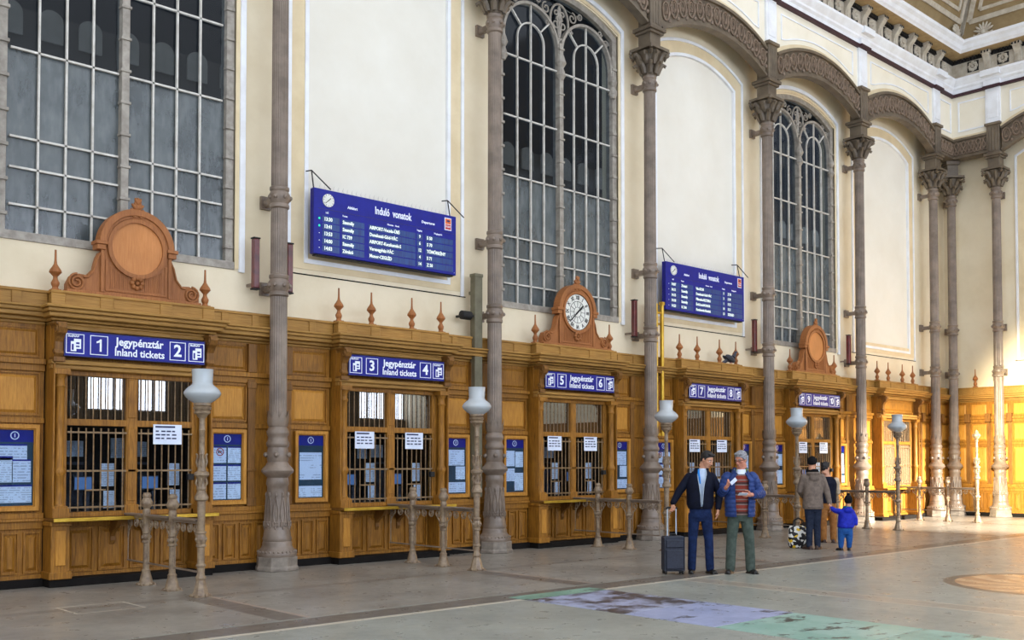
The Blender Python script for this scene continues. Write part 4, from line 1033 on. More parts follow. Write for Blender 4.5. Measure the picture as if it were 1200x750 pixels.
# ---- sheets hung on the grilles
def sheet(x, z, j, label, w=.38, h=.28):
    m = MB(); m.m(0).box(-w/2, w/2, 0, .004, -h, 0); m.m(1).box(-w/2+.03, w/2-.10, -.002, 0, -.045, -.02)
    m.m(1)
    for i in range(3):
        for q in range(4): m.box(-w/2+.035+q*.08, -w/2+.10+q*.08-(.02 if (i+q) % 3 == 0 else 0), -.0015, 0, -.105-.05*i, -.085-.05*i)
    o = m.build('paper_notice', ['paper', 'ink']); place(o, (bx[j]+x, .135, z)); tag(o, label, 'notice', 'sheets hung on the window grilles')
M['ink'] = pm('blue_black_ink', (44, 52, 96), .8)
sheet(.50, 2.17, 0, 'white paper notice hung on the grille of window 2', .42, .28)
for j in range(1, 5):
    sheet(-.56 if j < 4 else -.52, 2.14, j, 'white paper notice hung on the grille of window %s' % bn[j][0])
    sheet(.46, 2.14, j, 'white paper notice hung on the grille of window %s' % bn[j][1])

# ================================================================== LAMPS AND BARRIERS
def bolts(m, x, y, r):
    for i in range(8):
        a = PI/4*i+.2; m.ell((x+r*math.cos(a), y+r*math.sin(a), .02), (.018, .018, .018), 6, 4)
def lamp_post(globe=True):
    r = empty('lamp_post')
    b = MB(); b.box(-.105, .105, -.105, .105, 0, .012); b.lathe([(.11, .012), (.11, .03), (.095, .05), (.085, .09), (.07, .15), (.055, .20), (.065, .22), (.065, .24), (.05, .26), (.045, .30)], n=8); bolts(b, 0, 0, .115)
    b.build('base', 'iron_light', r, smooth=35)
    p = MB(); p.lathe([(.045, .30), (.046, .36), (.06, .37), (.06, .385), (.045, .40), (.044, .60), (.062, .61), (.062, .63), (.05, .64), (.062, .67), (.066, .70), (.062, .73), (.05, .76), (.062, .77), (.062, .79), (.044, .80), (.046, 1.0), (.05, 1.08), (.05, 1.16),
        (.08, 1.18), (.085, 1.21), (.065, 1.25), (.05, 1.29), (.06, 1.31), (.06, 1.33), (.045, 1.36), (.05, 1.42), (.07, 1.46), (.09, 1.48), (.09, 1.51), (.055, 1.53), (.05, 1.56), (.055, 1.62), (.05, 1.66), (.034, 1.70), (.034, 2.02), (.042, 2.03), (.034, 2.04), (.034, 2.16), (.045, 2.2)], n=18)
    p.build('pole', 'iron_light', r, smooth=40)
    o = MB()
    for i in range(6):
        a = PI/3*i; c, s = math.cos(a), math.sin(a)
        o.ell((.062*c, .062*s, .70), (.02, .02, .026), 6, 5)
        o.tube([(.05*c, .05*s, 1.58), (.07*c, .07*s, 1.64), (.055*c, .055*s, 1.72), (.075*c, .075*s, 1.74)], .011, 5)
        o.tube([(.05*c, .05*s, 1.34), (.075*c, .075*s, 1.38), (.06*c, .06*s, 1.44)], .011, 5)
    o.build('pole_relief', 'iron_light', r, smooth=60)
    if globe:
        h = MB(); h.lathe([(.045, 2.18), (.07, 2.22), (.095, 2.235), (.10, 2.26), (.085, 2.27), (.105, 2.285), (.112, 2.31), (.09, 2.32), (.105, 2.335), (.105, 2.37), (.09, 2.38)], n=20); h.build('holder', 'iron_light', r, smooth=40)
        g = MB(); g.lathe([(.10, 2.36), (.12, 2.375), (.16, 2.40), (.20, 2.435), (.222, 2.47), (.222, 2.49), (.205, 2.52), (.17, 2.555), (.13, 2.585), (.120, 2.61), (.128, 2.76), (.130, 2.775), (.120, 2.775), (.105, 2.6)], n=28, caps=False); g.build('globe', 'globe', r, smooth=60)
    else:
        h = MB(); h.lathe([(.04, 2.18), (.05, 2.2), (.035, 2.23), (.06, 2.27), (.085, 2.30), (.09, 2.36), (.075, 2.39), (.05, 2.42), (.06, 2.44), (.03, 2.47), (.012, 2.5)], n=14)
        for i in range(6): a = PI/3*i; h.ell((.085*math.cos(a), .085*math.sin(a), 2.35), (.022, .022, .04), 6, 5)
        h.build('holder', 'iron_light', r, smooth=40)
    return r
LPx = [5.72, 10.16, 14.95, 19.07, 23.5, 27.95]
ll = ['iron lamp post with milk-glass globe in front of windows 1 and 2, nearest the camera', 'iron lamp post with milk-glass globe in front of windows 3 and 4', 'iron lamp post with milk-glass globe just left of the man with the suitcase',
      'iron lamp post with milk-glass globe beside the person in the black hat', 'iron lamp post with milk-glass globe farthest from the camera, beyond the child', 'bare iron lamp post without a globe, near the corner of the hall']
lp0 = lamp_post()
for j in range(6):
    o = lp0 if j == 0 else (copy_tree(lp0) if j < 5 else lamp_post(False))
    tag(place(o, (LPx[j], -2.12 if j != 2 else -1.93, 0)), ll[j], 'lamp post', 'iron lamp posts ending the queue barriers')
def barrier():
    r = empty('queue_barrier')
    for y in (-1.32, -.52):
        p = MB(); p.box(-.10, .10, y-.10, y+.10, 0, .012)
        p.lathe([(.10, .012), (.10, .03), (.085, .05), (.075, .10), (.055, .18), (.06, .2), (.042, .22), (.04, .56), (.058, .57), (.058, .59), (.045, .60), (.06, .64), (.045, .68), (.055, .69), (.04, .71), (.042, .88), (.055, .90), (.05, .98),
                 (.05, 1.0), (.04, 1.02), (.055, 1.04), (.075, 1.07), (.08, 1.10), (.06, 1.14), (.045, 1.17), (.055, 1.18), (.055, 1.205), (.045, 1.215), (.045, 1.23)], (0, y, 0), 16)
        bolts(p, 0, y, .11)
        for i in range(6): a = PI/3*i; p.ell((.055*math.cos(a), y+.055*math.sin(a), .64), (.018, .018, .025), 6, 4)
        p.build('post', 'iron_light', r, smooth=40)
    for ya, yb in ((-2.06, -1.38), (-1.26, -.58), (-.46, .10)):
        q = MB(); q.box(-.06, .06, ya, yb, .915, .94); q.box(-.025, .025, ya, yb, .88, .915); MB().box(-.012, .012, ya, yb, .285, .305).build('lower_rod', 'iron', r)
        q.build('rail', 'iron', r, bevel=.004)
        q = MB(); n = 4 if yb-ya > .6 else 3; st = (yb-ya)/n
        for i in range(n):
            yc = ya+st*(i+.5); q.tube([(0, yc+a, z) for a, _, z in spiral_pts(0, .825, st*.42, PI/2, 1.6, 1 if i < n/2 else -1, 20)], .012, 5)
        for e, s in ((ya, 1), (yb, -1)):
            q.tube([(0, e+s*.02, .62), (0, e+s*.035, .70), (0, e+s*.09, .76), (0, e+s*.06, .80)], .013, 5); q.tube([(0, e+s*.02, .3), (0, e+s*.02, .88)], .008, 5)
        q.build('scrollwork', 'iron_light', r, smooth=60)
    return r
br0 = barrier()
qn = ['windows 1 and 2', 'windows 3 and 4', 'windows 5 and 6', 'windows 7 and 8', 'windows 9 and 10', 'the shuttered last booth']
for j in range(6):
    o = br0 if j == 0 else copy_tree(br0)
    tag(place(o, (LPx[j] if j != 2 else 14.62, 0, 0)), 'cast iron queue barrier with two posts dividing the queue at %s' % qn[j], 'barrier', 'iron queue barriers at the counters')
    if j == 2: place(o, (14.68, .06, 0))

# ================================================================== SMALLER THINGS ON THE WALL
def wall_light():
    r = empty('wall_light'); 
    MB().box(-.05, .05, -.05, .05, 4.29, 5.05).build('housing', 'brownred', r, bevel=.012)
    MB().box(-.055, .055, -.055, .055, 5.05, 5.07).box(-.055, .055, -.055, .055, 4.27, 4.29).build('end_cap', 'black', r)
    MB().box(-.02, .02, .05, .25, 4.34, 4.38).build('arm', 'iron', r); return r
wl0 = wall_light(); wi = 0
wt = {0: 'first', 2: 'third', 3: 'fourth', 4: 'fifth'}
for k in (0, 2, 3, 4):
    for s in (-1, 1):
        o = wl0 if wi == 0 else copy_tree(wl0); wi += 1
        tag(place(o, (X0+BAY*k+s*.29, .20, 0)), 'upright red-brown wall light %s of the %s fluted column in view' % ('left' if s < 0 else 'right', wt[k]), 'wall light', 'red-brown lights beside the columns')
o = MB().box(-.09, .09, -.07, .07, 1.0, 5.04).box(-.10, .10, -.08, .08, 5.0, 5.06)
o.box(-.02, .02, .07, .2, 4.7, 4.76); o = o.build('duct_casing', 'greenbox', bevel=.008); casing = o; tag(place(o, (12.13, .18, 0)), 'tall olive-grey casing standing against the wall left of the second column', 'casing')
# cable reel-like floodlight on that casing
o = MB().lathe([(.05, -.12), (.08, -.1), (.08, .1), (.05, .12)], n=14); o.xf(Matrix.Rotation(PI/2, 4, 'Y')); o.box(-.02, .02, .0, .26, -.02, .02)
o.box(.08, .20, -.015, .015, -.015, .015); o.build('spotlight', 'black', casing, smooth=40, loc=(-.27, -.02, 4.28))
o = MB().tube([(-.09, 0, 2.2), (-.09, 0, 5.05)], .028, 10).tube([(.09, -.0, 2.2), (.09, 0, 5.05)], .045, 12).tube([(-.10, 0, 4.86), (.09, 0, 4.86)], .03, 8).box(.05, .13, -.05, .05, 5.03, 5.10)
o.box(-.03, .03, 0, .3, 4.6, 4.64); o.box(-.12, .12, 0, .15, 2.2, 2.26)
tag(place(o.build('brass_pipes', 'brass', smooth=40), (17.30, .13, 0)), 'pair of tall brass-yellow pipes rising behind the globe beside the third column', 'pipes')
# pigeon on the attic of the booth for windows 7 and 8
def pigeon():
    r = empty('pigeon'); m3 = Matrix.Rotation(.5, 3, 'Y')
    b = MB(); b.ell((0, 0, .13), (.15, .07, .075), 14, 10, m3); b.tube([(.08, 0, .17), (.13, 0, .23), (.145, 0, .27)], [.055, .038, .03], 10); b.ell((.155, 0, .285), (.037, .03, .03), 10, 8)
    b.tube([(-.08, 0, .10), (-.2, 0, .02), (-.27, 0, -.02)], [.045, .04, .028], 8, flat=.5)
    b.build('body', 'pigeon', r, smooth=70)
    MB().tube([(.185, 0, .285), (.215, 0, .275)], [.01, .003], 6).build('beak', 'black', r)
    for s in (-1, 1):
        MB().ell((-.04, s*.062, .125), (.15, .018, .05), 12, 8, m3).build('wing', 'pigeon_dark', r, smooth=70)
        MB().tube([(.01, s*.025, .08), (.015, s*.025, .0)], .006, 5).tube([(.045, s*.025, .004), (-.015, s*.025, .004)], .005, 5).build('leg', 'red', r)
    return r
M['pigeon'] = pm('pigeon_grey', (58, 60, 72), .6); M['pigeon_dark'] = pm('pigeon_wing', (34, 36, 44), .6)
tag(place(pigeon(), (bx[3]+.80, .13, 3.912), -.35), 'dark grey pigeon perched above windows 7 and 8 between two finials', 'bird')
# worn coloured floor panels
def fpanel(name, ca, cb, cc, seed):
    t = NT(name); pos = t.pos(); a = t.noise(pos, 1.6+seed*.1, 5, .7); b = t.noise(pos, 2.3, 5, .75, (1, .7+.2*seed, 1))
    c = t.mix(t.ramp(a, .42, .56), lin(ca), lin(cb)); c = t.mix(t.ramp(b, .56, .62), c, lin(cc)); t.l(c, t.b.inputs['Base Color']); t.b.inputs['Roughness'].default_value = .3; return t.m
fp = [(-4.72, -5.02, fpanel('green_film', (140, 178, 158), (112, 150, 132), (52, 56, 48), 1), 'thin green worn strip of floor film nearest the wall'),
      (-5.04, -6.55, fpanel('lilac_film', (164, 170, 198), (66, 58, 56), (168, 176, 204), 2), 'lilac floor film with a large dark brown worn patch'),
      (-6.57, -7.75, fpanel('pale_lilac_film', (168, 174, 206), (150, 158, 190), (76, 78, 88), 3), 'pale lilac worn floor film in the middle of the coloured strip'),
      (-7.77, -9.2, fpanel('mint_film', (132, 172, 158), (152, 184, 172), (58, 62, 58), 4), 'mint green floor film with dark scratches, nearer the bottom edge'),
      (-9.22, -11.0, fpanel('mint_film_light', (146, 182, 170), (124, 160, 148), (66, 66, 62), 5), 'light mint floor film cut by the bottom picture edge')]
for ya, yb, m_, lb in fp:
    o = MB().box(8.42, 9.85, yb, ya, -.004, .003).build('floor_film', m_); tag(o, lb, 'floor film', 'worn coloured film panels on the floor')
M['far_wall'] = pm('brown_far_wall', (112, 96, 78), .9)
M['daylight'] = emis('daylit_pane', (225, 236, 255), 6.5)
# a plain hall opposite, whose tall windows light the room and show in the panes
for i in range(10):
    x = -2.6+BAY*i
    struct(MB().box(x-.5, x+.5, -28.5, -28.1, 0, 13.5).build('wall_front', 'far_wall'))
    if i < 9:
        xm = x+BAY/2
        struct(MB().box(xm-1.72, xm+1.72, -28.5, -28.1, 0, 3.75).box(xm-1.72, xm+1.72, -28.5, -28.1, 11.2, 13.5).build('wall_front', 'far_wall'))
        w = struct(empty('window_%d' % (10+i), (xm, -28.3, 0))); m = MB()
        for q in (-1.68, -1.12, -.56, 0, .56, 1.12, 1.68): m.box(q-.035, q+.035, -.05, .05, 3.75, 11.2)
        for z in (3.79, 5.3, 6.5, 7.7, 8.9, 10.1, 11.15): m.box(-1.72, 1.72, -.05, .05, z-.035, z+.035)
        m.build('window_frame', 'mull', w); MB().box(-1.72, 1.72, -.02, 0, 3.75, 11.2).build('bright_pane', 'daylight', w)
# ================================================================== PEOPLE
V = Vector
VR = -math.radians(42.745)          # people stand roughly square to the hall's diagonal
def solid(mb, voxel=.01, smooth=3, solidify=0.):
    """turn overlapping closed shapes into one continuous surface"""
    me = bpy.data.meshes.new('t'); me.from_pydata(mb.v, [], mb.f); me.update()
    bm = bmesh.new(); bm.from_mesh(me); bmesh.ops.recalc_face_normals(bm, faces=bm.faces); bm.to_mesh(me); bm.free()
    o = bpy.data.objects.new('t', me); COL.objects.link(o)
    if solidify:
        s = o.modifiers.new('s', 'SOLIDIFY'); s.thickness = solidify; s.offset = 0
    if voxel:
        r = o.modifiers.new('r', 'REMESH'); r.mode = 'VOXEL'; r.voxel_size = voxel
    if smooth:
        s = o.modifiers.new('k', 'SMOOTH'); s.factor = .5; s.iterations = smooth
    dg = bpy.context.evaluated_depsgraph_get(); m2 = bpy.data.meshes.new_from_object(o.evaluated_get(dg))
    out = MB(); out.add([tuple(v.co) for v in m2.vertices], [tuple(p.vertices) for p in m2.polygons])
    bpy.data.objects.remove(o); bpy.data.meshes.remove(me); bpy.data.meshes.remove(m2); return out
def limb(mb, pts, rad, n=14, sub=5):
    """tapering limb with rounded ends through the joints"""
    P = [V(p) for p in pts]; out, rr = [], []
    for i in range(len(P)-1):
        for k in range(sub):
            t = k/sub; out.append(P[i].lerp(P[i+1], t)); rr.append(rad[i]*(1-t)+rad[i+1]*t)
    out.append(P[-1]); rr.append(rad[-1])
    mb.tube(out, rr, n)
    for p, r in ((P[0], rad[0]), (P[-1], rad[-1])): mb.ell(p, (r, r, r), 12, 8)
    for i in range(1, len(P)-1): mb.ell(P[i], (rad[i],)*3, 12, 8)
def tl(mb, secs, n=28):              # torso loft with per-section turn: (x, y, z, rx, ry, turn)
    vs = []
    for x, y, z, rx, ry, tr in secs:
        for i in range(n):
            a = 2*PI*i/n; u = rx*math.copysign(abs(math.cos(a))**.85, math.cos(a)); w = ry*math.copysign(abs(math.sin(a))**.85, math.sin(a))
            vs.append((x+u*math.cos(tr)-w*math.sin(tr), y+u*math.sin(tr)+w*math.cos(tr), z))
    fs = [(j*n+i, j*n+(i+1) % n, (j+1)*n+(i+1) % n, (j+1)*n+i) for j in range(len(secs)-1) for i in range(n)]
    fs += [tuple(range(n-1, -1, -1)), tuple(range((len(secs)-1)*n, len(secs)*n))]
    mb.add(vs, fs)
def hand(mb, wrist, d, side, curl=.5, k=1.):
    """palm, four bent fingers and a thumb; d = finger direction, side = towards the thumb"""
    w, d, s = V(wrist), V(d).normalized(), V(side); s = (s-d*s.dot(d)).normalized(); nrm = d.cross(s)
    for t, a, b in ((.02, .028, .017), (.045, .034, .016), (.075, .038, .015)): mb.ell(w+d*t*k, (b*k+.006,)*3, 8, 6); mb.ell(w+d*t*k+s*.02*k, (b*k,)*3, 8, 6); mb.ell(w+d*t*k-s*.02*k, (b*k,)*3, 8, 6)
    for i, ln in enumerate((.07, .078, .073, .058)):
        p = w+d*.085*k+s*(.028-.019*i)*k; pts = [p-d*.02*k, p]; a = 0
        for q in range(3): a += curl*(.6+.25*q); pts.append(pts[-1]+(d*math.cos(a)+nrm*math.sin(a))*ln*k*(.42, .32, .26)[q])
        mb.tube(pts, [.0095*k, .0095*k, .009*k, .0085*k, .007*k], 8)
    p = w+d*.03*k+s*.03*k; mb.tube([p-s*.01*k, p+(s*.8+d*.5)*.025*k, p+(s*.9+d*1.3)*.035*k+nrm*.01*k, p+(s*.75+d*1.9)*.04*k+nrm*.02*k], [.013*k, .012*k, .010*k, .008*k], 8)
def head_matrix(c, yaw, pitch, k=1., roll=0.):
    return Matrix.Translation(V(c)) @ Matrix.Rotation(yaw, 4, 'Z') @ Matrix.Rotation(pitch, 4, 'X') @ Matrix.Rotation(roll, 4, 'Y') @ Matrix.Scale(k, 4)
def head_shape(mb, H):
    m = MB()
    m.ell((0, .014, .030), (.074, .094, .088), 20, 14); m.ell((0, -.024, -.030), (.060, .062, .080), 18, 12); m.ell((0, -.052, -.088), (.032, .030, .026), 12, 8)
    m.ell((0, -.060, .022), (.056, .030, .022), 12, 8)
    m.tube([(0, -.082, .020), (0, -.100, -.005), (0, -.112, -.026), (0, -.092, -.036)], [.008, .011, .016, .010], 10)
    for s in (-1, 1):
        m.ell((s*.014, -.094, -.030), (.010, .012, .008), 8, 6); m.ell((s*.072, .010, -.006), (.010, .022, .032), 10, 8); m.ell((s*.042, -.055, -.022), (.02, .022, .022), 8, 6)
    m.ell((0, -.084, -.056), (.024, .010, .006), 10, 6); m.ell((0, -.082, -.067), (.020, .010, .007), 10, 6)
    m.tube([(0, .025, -.05), (0, .035, -.13)], [.055, .058], 14)
    m.xf(H); mb.add(m.v, m.f)
def face_parts(H, body, brow='hair_dark', glasses=False):
    for s in (-1, 1):
        e = MB(); e.ell((s*.029, -.079, .006), (.013, .008, .009), 10, 8); e.m(1).ell((s*.029, -.086, .005), (.006, .003, .006), 8, 6); e.xf(H); e.build('eye', ['eyewhite', 'black'], body, smooth=60)
        b = MB(); b.tube([(s*.014, -.089, .026), (s*.030, -.090, .031), (s*.048, -.078, .026)], [.004, .005, .003], 6); b.xf(H); b.build('eyebrow', brow, body)
    l = MB(); l.ell((0, -.092, -.0605), (.019, .004, .003), 10, 6); l.xf(H); l.build('mouth', 'lip', body, smooth=60)
    if glasses:
        g = MB()
        for s in (-1, 1):
            g.tube([(s*.031+.023*math.cos(2*PI*i/20), -.100, .004+.017*math.sin(2*PI*i/20)) for i in range(21)], .0026, 6, False); g.tube([(s*.054, -.099, .008), (s*.076, -.04, .008), (s*.078, .012, .0)], .0026, 6)
        g.tube([(-.008, -.102, .006), (.008, -.102, .006)], .0026, 6); g.xf(H); g.build('glasses', 'black', body)
def hair_cap(H, mat, parent, name='hair', r=(.083, .102, .088), c=(0, .020, .044), slope=1.0, z0=.0, rough=.006, extra=None):
    m = MB(); nn, mm = 36, 20; rnd = random.Random(3)
    vs = []
    for j in range(mm+1):
        t = PI*j/mm
        for i in range(nn):
            a = 2*PI*i/nn; f = 1+rnd.uniform(-rough, rough)*8
            x, y, z = c[0]+r[0]*f*math.sin(t)*math.cos(a), c[1]+r[1]*f*math.sin(t)*math.sin(a), c[2]+r[2]*f*math.cos(t)
            lim = z0-slope*y
            if z < lim: k_ = min(1., (lim-z)/.03); z = lim-.004; x *= 1-.10*k_; y = c[1]+(y-c[1])*(1-.08*k_)
            vs.append((x, y, z))
    m.add(vs, [(j*nn+i, (j+1)*nn+i, (j+1)*nn+(i+1) % nn, j*nn+(i+1) % nn) for j in range(mm) for i in range(nn)])
    if name == 'hair':
        for s in (-1, 1): m.ell((s*.066, .035, .012), (.016, .048, .050), 12, 8); m.ell((s*.070, -.012, .028), (.009, .022, .030), 10, 8)
        m.ell((0, .078, -.012), (.062, .036, .062), 16, 10); m.ell((.012, -.052, .098), (.055, .034, .024), 14, 8); m.ell((-.03, -.045, .100), (.035, .034, .022), 12, 8)
    if extra: extra(m)
    m.xf(H); return m.build(name, mat, parent, smooth=70)
def shoe(mat, parent, ank, fdir, k=1., sole=None):
    m = MB(); f = V(fdir).normalized(); sd = V((-f.y, f.x, 0)); R = Matrix(((sd.x, -f.x, 0), (sd.y, -f.y, 0), (0, 0, 1)))   # local -y = forward
    a = V((ank[0], ank[1], 0))
    q = MB(); q.ell((0, -.09*k, .032*k), (.046*k, .085*k, .034*k), 16, 10); q.ell((0, .02*k, .04*k), (.038*k, .065*k, .045*k), 14, 10); q.tube([(0, 0, .03*k), (0, .01*k, .11*k)], [.045*k, .043*k], 14); q.box(-.042*k, .042*k, -.16*k, .075*k, .0, .018*k)
    q = solid(q, .008, 2); q.v = [tuple(R @ V((x, y, max(z, 0.0)))+a) for x, y, z in q.v]
    return q.build('shoe', mat, parent, smooth=60)
def open_shell(mb, secs, n=40, th=.018):        # (x, y, z, rx, ry, gap) open to -y
    m = MB(); m.loft(secs, n, gap=True); q = solid(m, 0, 0, th); mb.add(q.v, q.f)
def trousers(parent, mat, hip, kn, an, w=.165, d=.115, zt=.98, rad=(.092, .068, .062), crotch=.83, name='trousers'):
    m = MB(); x, y = hip
    tl(m, [(x, y, crotch-.06, w*.80, d*.8, 0), (x, y, crotch, w*.98, d*.98, 0), (x, y, crotch+.08, w*1.0, d*1.02, 0), (x, y, zt, w*.92, d*.95, 0)])
    for s, k_, a_ in ((-1, kn[0], an[0]), (1, kn[1], an[1])): limb(m, [(x+s*w*.52, y, crotch+.03), k_, (a_[0], a_[1], .075)], (rad[0], rad[1], rad[2]))
    m = solid(m, .011, 3); m.v = [(a, b, max(c, .025)) for a, b, c in m.v]
    return m.build(name, mat, parent, smooth=70)
def cloth(name, c, c2, **k): M[name] = pm(name, c, k.pop('rough', .85), c2=c2, scale=k.pop('scale', 14), spec=.15, bump=.25, bscale=40, **k)
M['skin'] = pm('skin', (206, 152, 122), .5, c2=(192, 134, 106), scale=12); M['skin2'] = pm('skin_ruddy', (208, 142, 116), .5, c2=(190, 122, 100), scale=12)
M['eyewhite'] = pm('eye_white', (226, 222, 214), .4); M['lip'] = pm('lips', (160, 92, 82), .5)
M['hair_dark'] = pm('dark_brown_hair', (34, 26, 24), .6, c2=(18, 14, 14), scale=60, bump=.5, bscale=90); M['hair_grey'] = pm('grey_hair', (158, 158, 162), .6, c2=(112, 112, 118), scale=50, bump=.5, bscale=90)
cloth('navy_jacket', (13, 18, 38), (8, 12, 26), rough=.7); cloth('jeans', (28, 44, 82), (18, 30, 60)); cloth('pale_shirt', (196, 212, 232), (176, 194, 220)); cloth('puffer_blue', (50, 70, 124), (34, 50, 98), rough=.45)
cloth('olive_trousers', (78, 88, 80), (60, 70, 64)); cloth('taupe_coat', (126, 112, 102), (102, 90, 82)); cloth('black_knit', (20, 20, 24), (12, 12, 14)); cloth('dark_jeans', (44, 52, 70), (30, 36, 52))
cloth('child_blue', (38, 52, 186), (26, 36, 150), rough=.5); cloth('child_pants', (42, 92, 158), (28, 70, 134)); cloth('tan_trousers', (164, 112, 62), (136, 88, 46)); cloth('cream_sleeve', (204, 186, 160), (180, 160, 134)); cloth('neon', (196, 220, 60), (176, 200, 48)); cloth('tie_blue', (50, 140, 220), (40, 120, 200))
cloth('teal_scarf', (20, 120, 130), (14, 96, 108)); M['shoe_black'] = pm('black_leather', (22, 20, 20), .35); M['shoe_brown'] = pm('brown_shoe', (62, 42, 34), .5); M['zip'] = pm('pale_zip', (190, 204, 220), .4)
t = NT('red_striped_knit'); sx = t.n('ShaderNodeSeparateXYZ'); t.l(t.pos(), sx.inputs[0]); st = t.math('GREATER_THAN', t.math('SINE', t.math('MULTIPLY', sx.outputs[2], 2*PI*14)), .75); s2 = t.math('GREATER_THAN', t.math('SINE', t.math('MULTIPLY', sx.outputs[2], 2*PI*7)), .55)
t.l(t.mix(st, t.mix(s2, lin((128, 48, 34)), lin((66, 36, 34))), lin((128, 112, 108))), t.b.inputs['Base Color']); t.b.inputs['Roughness'].default_value = .9; M['red_knit'] = t.m

# ---------- man with the suitcase
r = empty('person', (12.31, -4.67, 0), VR)
m = MB(); H = head_matrix((.10, -.05, 1.672), .62, .42, 1., .08)
head_shape(m, H); limb(m, [(.075, -.015, 1.60), (.02, .01, 1.46)], (.056, .062))
tl(m, [(0, 0, .90, .14, .095, 0), (0, 0, 1.10, .135, .09, 0), (0, 0, 1.32, .15, .09, 0), (.01, 0, 1.42, .12, .07, 0), (.02, 0, 1.50, .06, .06, 0)])
limb(m, [(-.145, 0, 1.40), (-.305, 0, 1.20), (-.405, -.02, 1.015)], (.042, .042, .028)); limb(m, [(.155, 0, 1.40), (.285, .02, 1.18), (.255, -.05, .94)], (.05, .042, .028))
hand(m, (-.405, -.02, 1.02), (-.15, -.15, -.8), (.6, -.8, 0), .85); hand(m, (.255, -.05, .945), (-.12, -.15, -1), (-.3, -1, 0), .35)
limb(m, [(-.09, 0, .90), (-.115, 0, .50), (-.125, .02, .08)], (.08, .055, .04)); limb(m, [(.09, 0, .90), (.12, -.01, .50), (.14, 0, .08)], (.08, .055, .04))
b = solid(m, .0065, 2).build('body', 'skin', r, smooth=80)
face_parts(H, b); hair_cap(H, 'hair_dark', r)
q = MB(); tl(q, [(0, 0, .98, .150, .105, 0), (0, 0, 1.2, .150, .105, 0), (.01, -.005, 1.40, .150, .100, 0), (.025, -.01, 1.50, .075, .068, 0), (.035, -.015, 1.545, .066, .062, 0)]); solid(q, .009, 2).build('shirt', 'pale_shirt', r, smooth=70)
q = MB(); q.tube([(-.035, -.085, 1.53), (-.04, -.112, 1.47), (-.03, -.122, 1.40), (-.02, -.124, 1.32)], [.009, .012, .012, .008], 8, flat=1.3); q.build('scarf', 'tie_blue', r, smooth=60)
q = MB(); open_shell(q, [(0, 0, .955, .165, .125, .03), (0, 0, .985, .178, .135, .04), (0, 0, 1.02, .188, .142, .06), (0, 0, 1.15, .190, .140, .08), (0, 0, 1.3, .198, .138, .16), (.005, 0, 1.40, .192, .128, .27), (.01, 0, 1.46, .155, .105, .40), (.02, .0, 1.50, .108, .085, .52), (.03, .0, 1.55, .088, .08, .6)])
a = MB(); limb(a, [(-.155, .01, 1.415), (-.305, .0, 1.21), (-.40, -.018, 1.04)], (.072, .062, .045)); limb(a, [(.17, .01, 1.415), (.29, .02, 1.19), (.258, -.045, .965)], (.075, .062, .045)); a = solid(a, .01, 3); q.add(a.v, a.f)
j = q.build('jacket', 'navy_jacket', r, smooth=70)
q = MB()
for s in (-1, 1): q.tube([(.025+s*.052, -.076, 1.515), (.012+s*.062, -.110, 1.45), (s*.050, -.134, 1.38), (s*.032, -.146, 1.28), (s*.016, -.150, 1.14), (s*.008, -.144, 1.02)], .005, 6)
q.build('zip', 'zip', j)
trousers(r, 'jeans', (0, 0), ((-.115, -.01, .50), (.12, -.02, .50)), ((-.125, .02), (.14, 0)))
q = MB(); tl(q, [(0, 0, .955, .158, .115, 0), (0, 0, .985, .158, .115, 0)]); q.build('belt', 'black', r, smooth=30)
shoe('shoe_black', r, (-.125, .02), (-.25, -1, 0)); shoe('shoe_black', r, (.14, 0), (.35, -1, 0))
tag(r, 'dark-haired man in a navy zip jacket and jeans, one hand on a suitcase', 'person', 'people in the hall')

# ---------- grey-haired man
r = empty('person', (12.74, -5.07, 0), VR)
m = MB(); H = head_matrix((.005, -.05, 1.672), -.75, .25, 1.)
head_shape(m, H); limb(m, [(.02, -.01, 1.60), (.01, .01, 1.46)], (.056, .064))
tl(m, [(0, 0, .90, .145, .10, 0), (0, 0, 1.10, .145, .10, 0), (0, 0, 1.32, .165, .10, 0), (.0, 0, 1.44, .15, .08, 0), (.01, 0, 1.50, .06, .06, 0)])
limb(m, [(-.19, 0, 1.43), (-.27, -.02, 1.18), (-.25, -.24, 1.27)], (.05, .042, .028)); limb(m, [(.20, 0, 1.43), (.30, -.02, 1.17), (.11, -.26, 1.165)], (.05, .042, .028))
hand(m, (-.25, -.24, 1.27), (.3, -.5, .55), (.2, .3, .8), .7); hand(m, (.11, -.26, 1.165), (-1, -.25, 0), (0, -.4, 1), .6)
limb(m, [(-.09, 0, .90), (-.13, 0, .50), (-.15, .0, .08)], (.08, .055, .04)); limb(m, [(.09, 0, .90), (.13, -.01, .50), (.15, 0, .08)], (.08, .055, .04))
b = solid(m, .0065, 2).build('body', 'skin2', r, smooth=80)
face_parts(H, b, 'hair_grey', True); hair_cap(H, 'hair_grey', r, r=(.086, .106, .094), z0=-.012)
q = MB(); tl(q, [(0, 0, .86, .155, .118, 0), (0, 0, 1.0, .158, .122, 0), (0, 0, 1.2, .155, .115, 0), (0, -.005, 1.40, .150, .10, 0), (.01, -.01, 1.48, .085, .075, 0)]); solid(q, .009, 2).build('sweater', 'red_knit', r, smooth=70)
q = MB(); tl(q, [(.01, -.015, 1.46, .085, .080, 0), (.012, -.02, 1.50, .070, .070, 0), (.015, -.02, 1.53, .066, .064, 0)]); q.build('shirt_collar', 'paper', r, smooth=60)
q = MB(); q.tube([(.012+.095*math.cos(a_), .0+.09*math.sin(a_), 1.515-.02*math.sin(a_)) for a_ in [-.6+PI*1.35*i/14 for i in range(15)]], .02, 8); q.build('neck_lining', 'neon', r, smooth=60)
q = MB(); sec = []
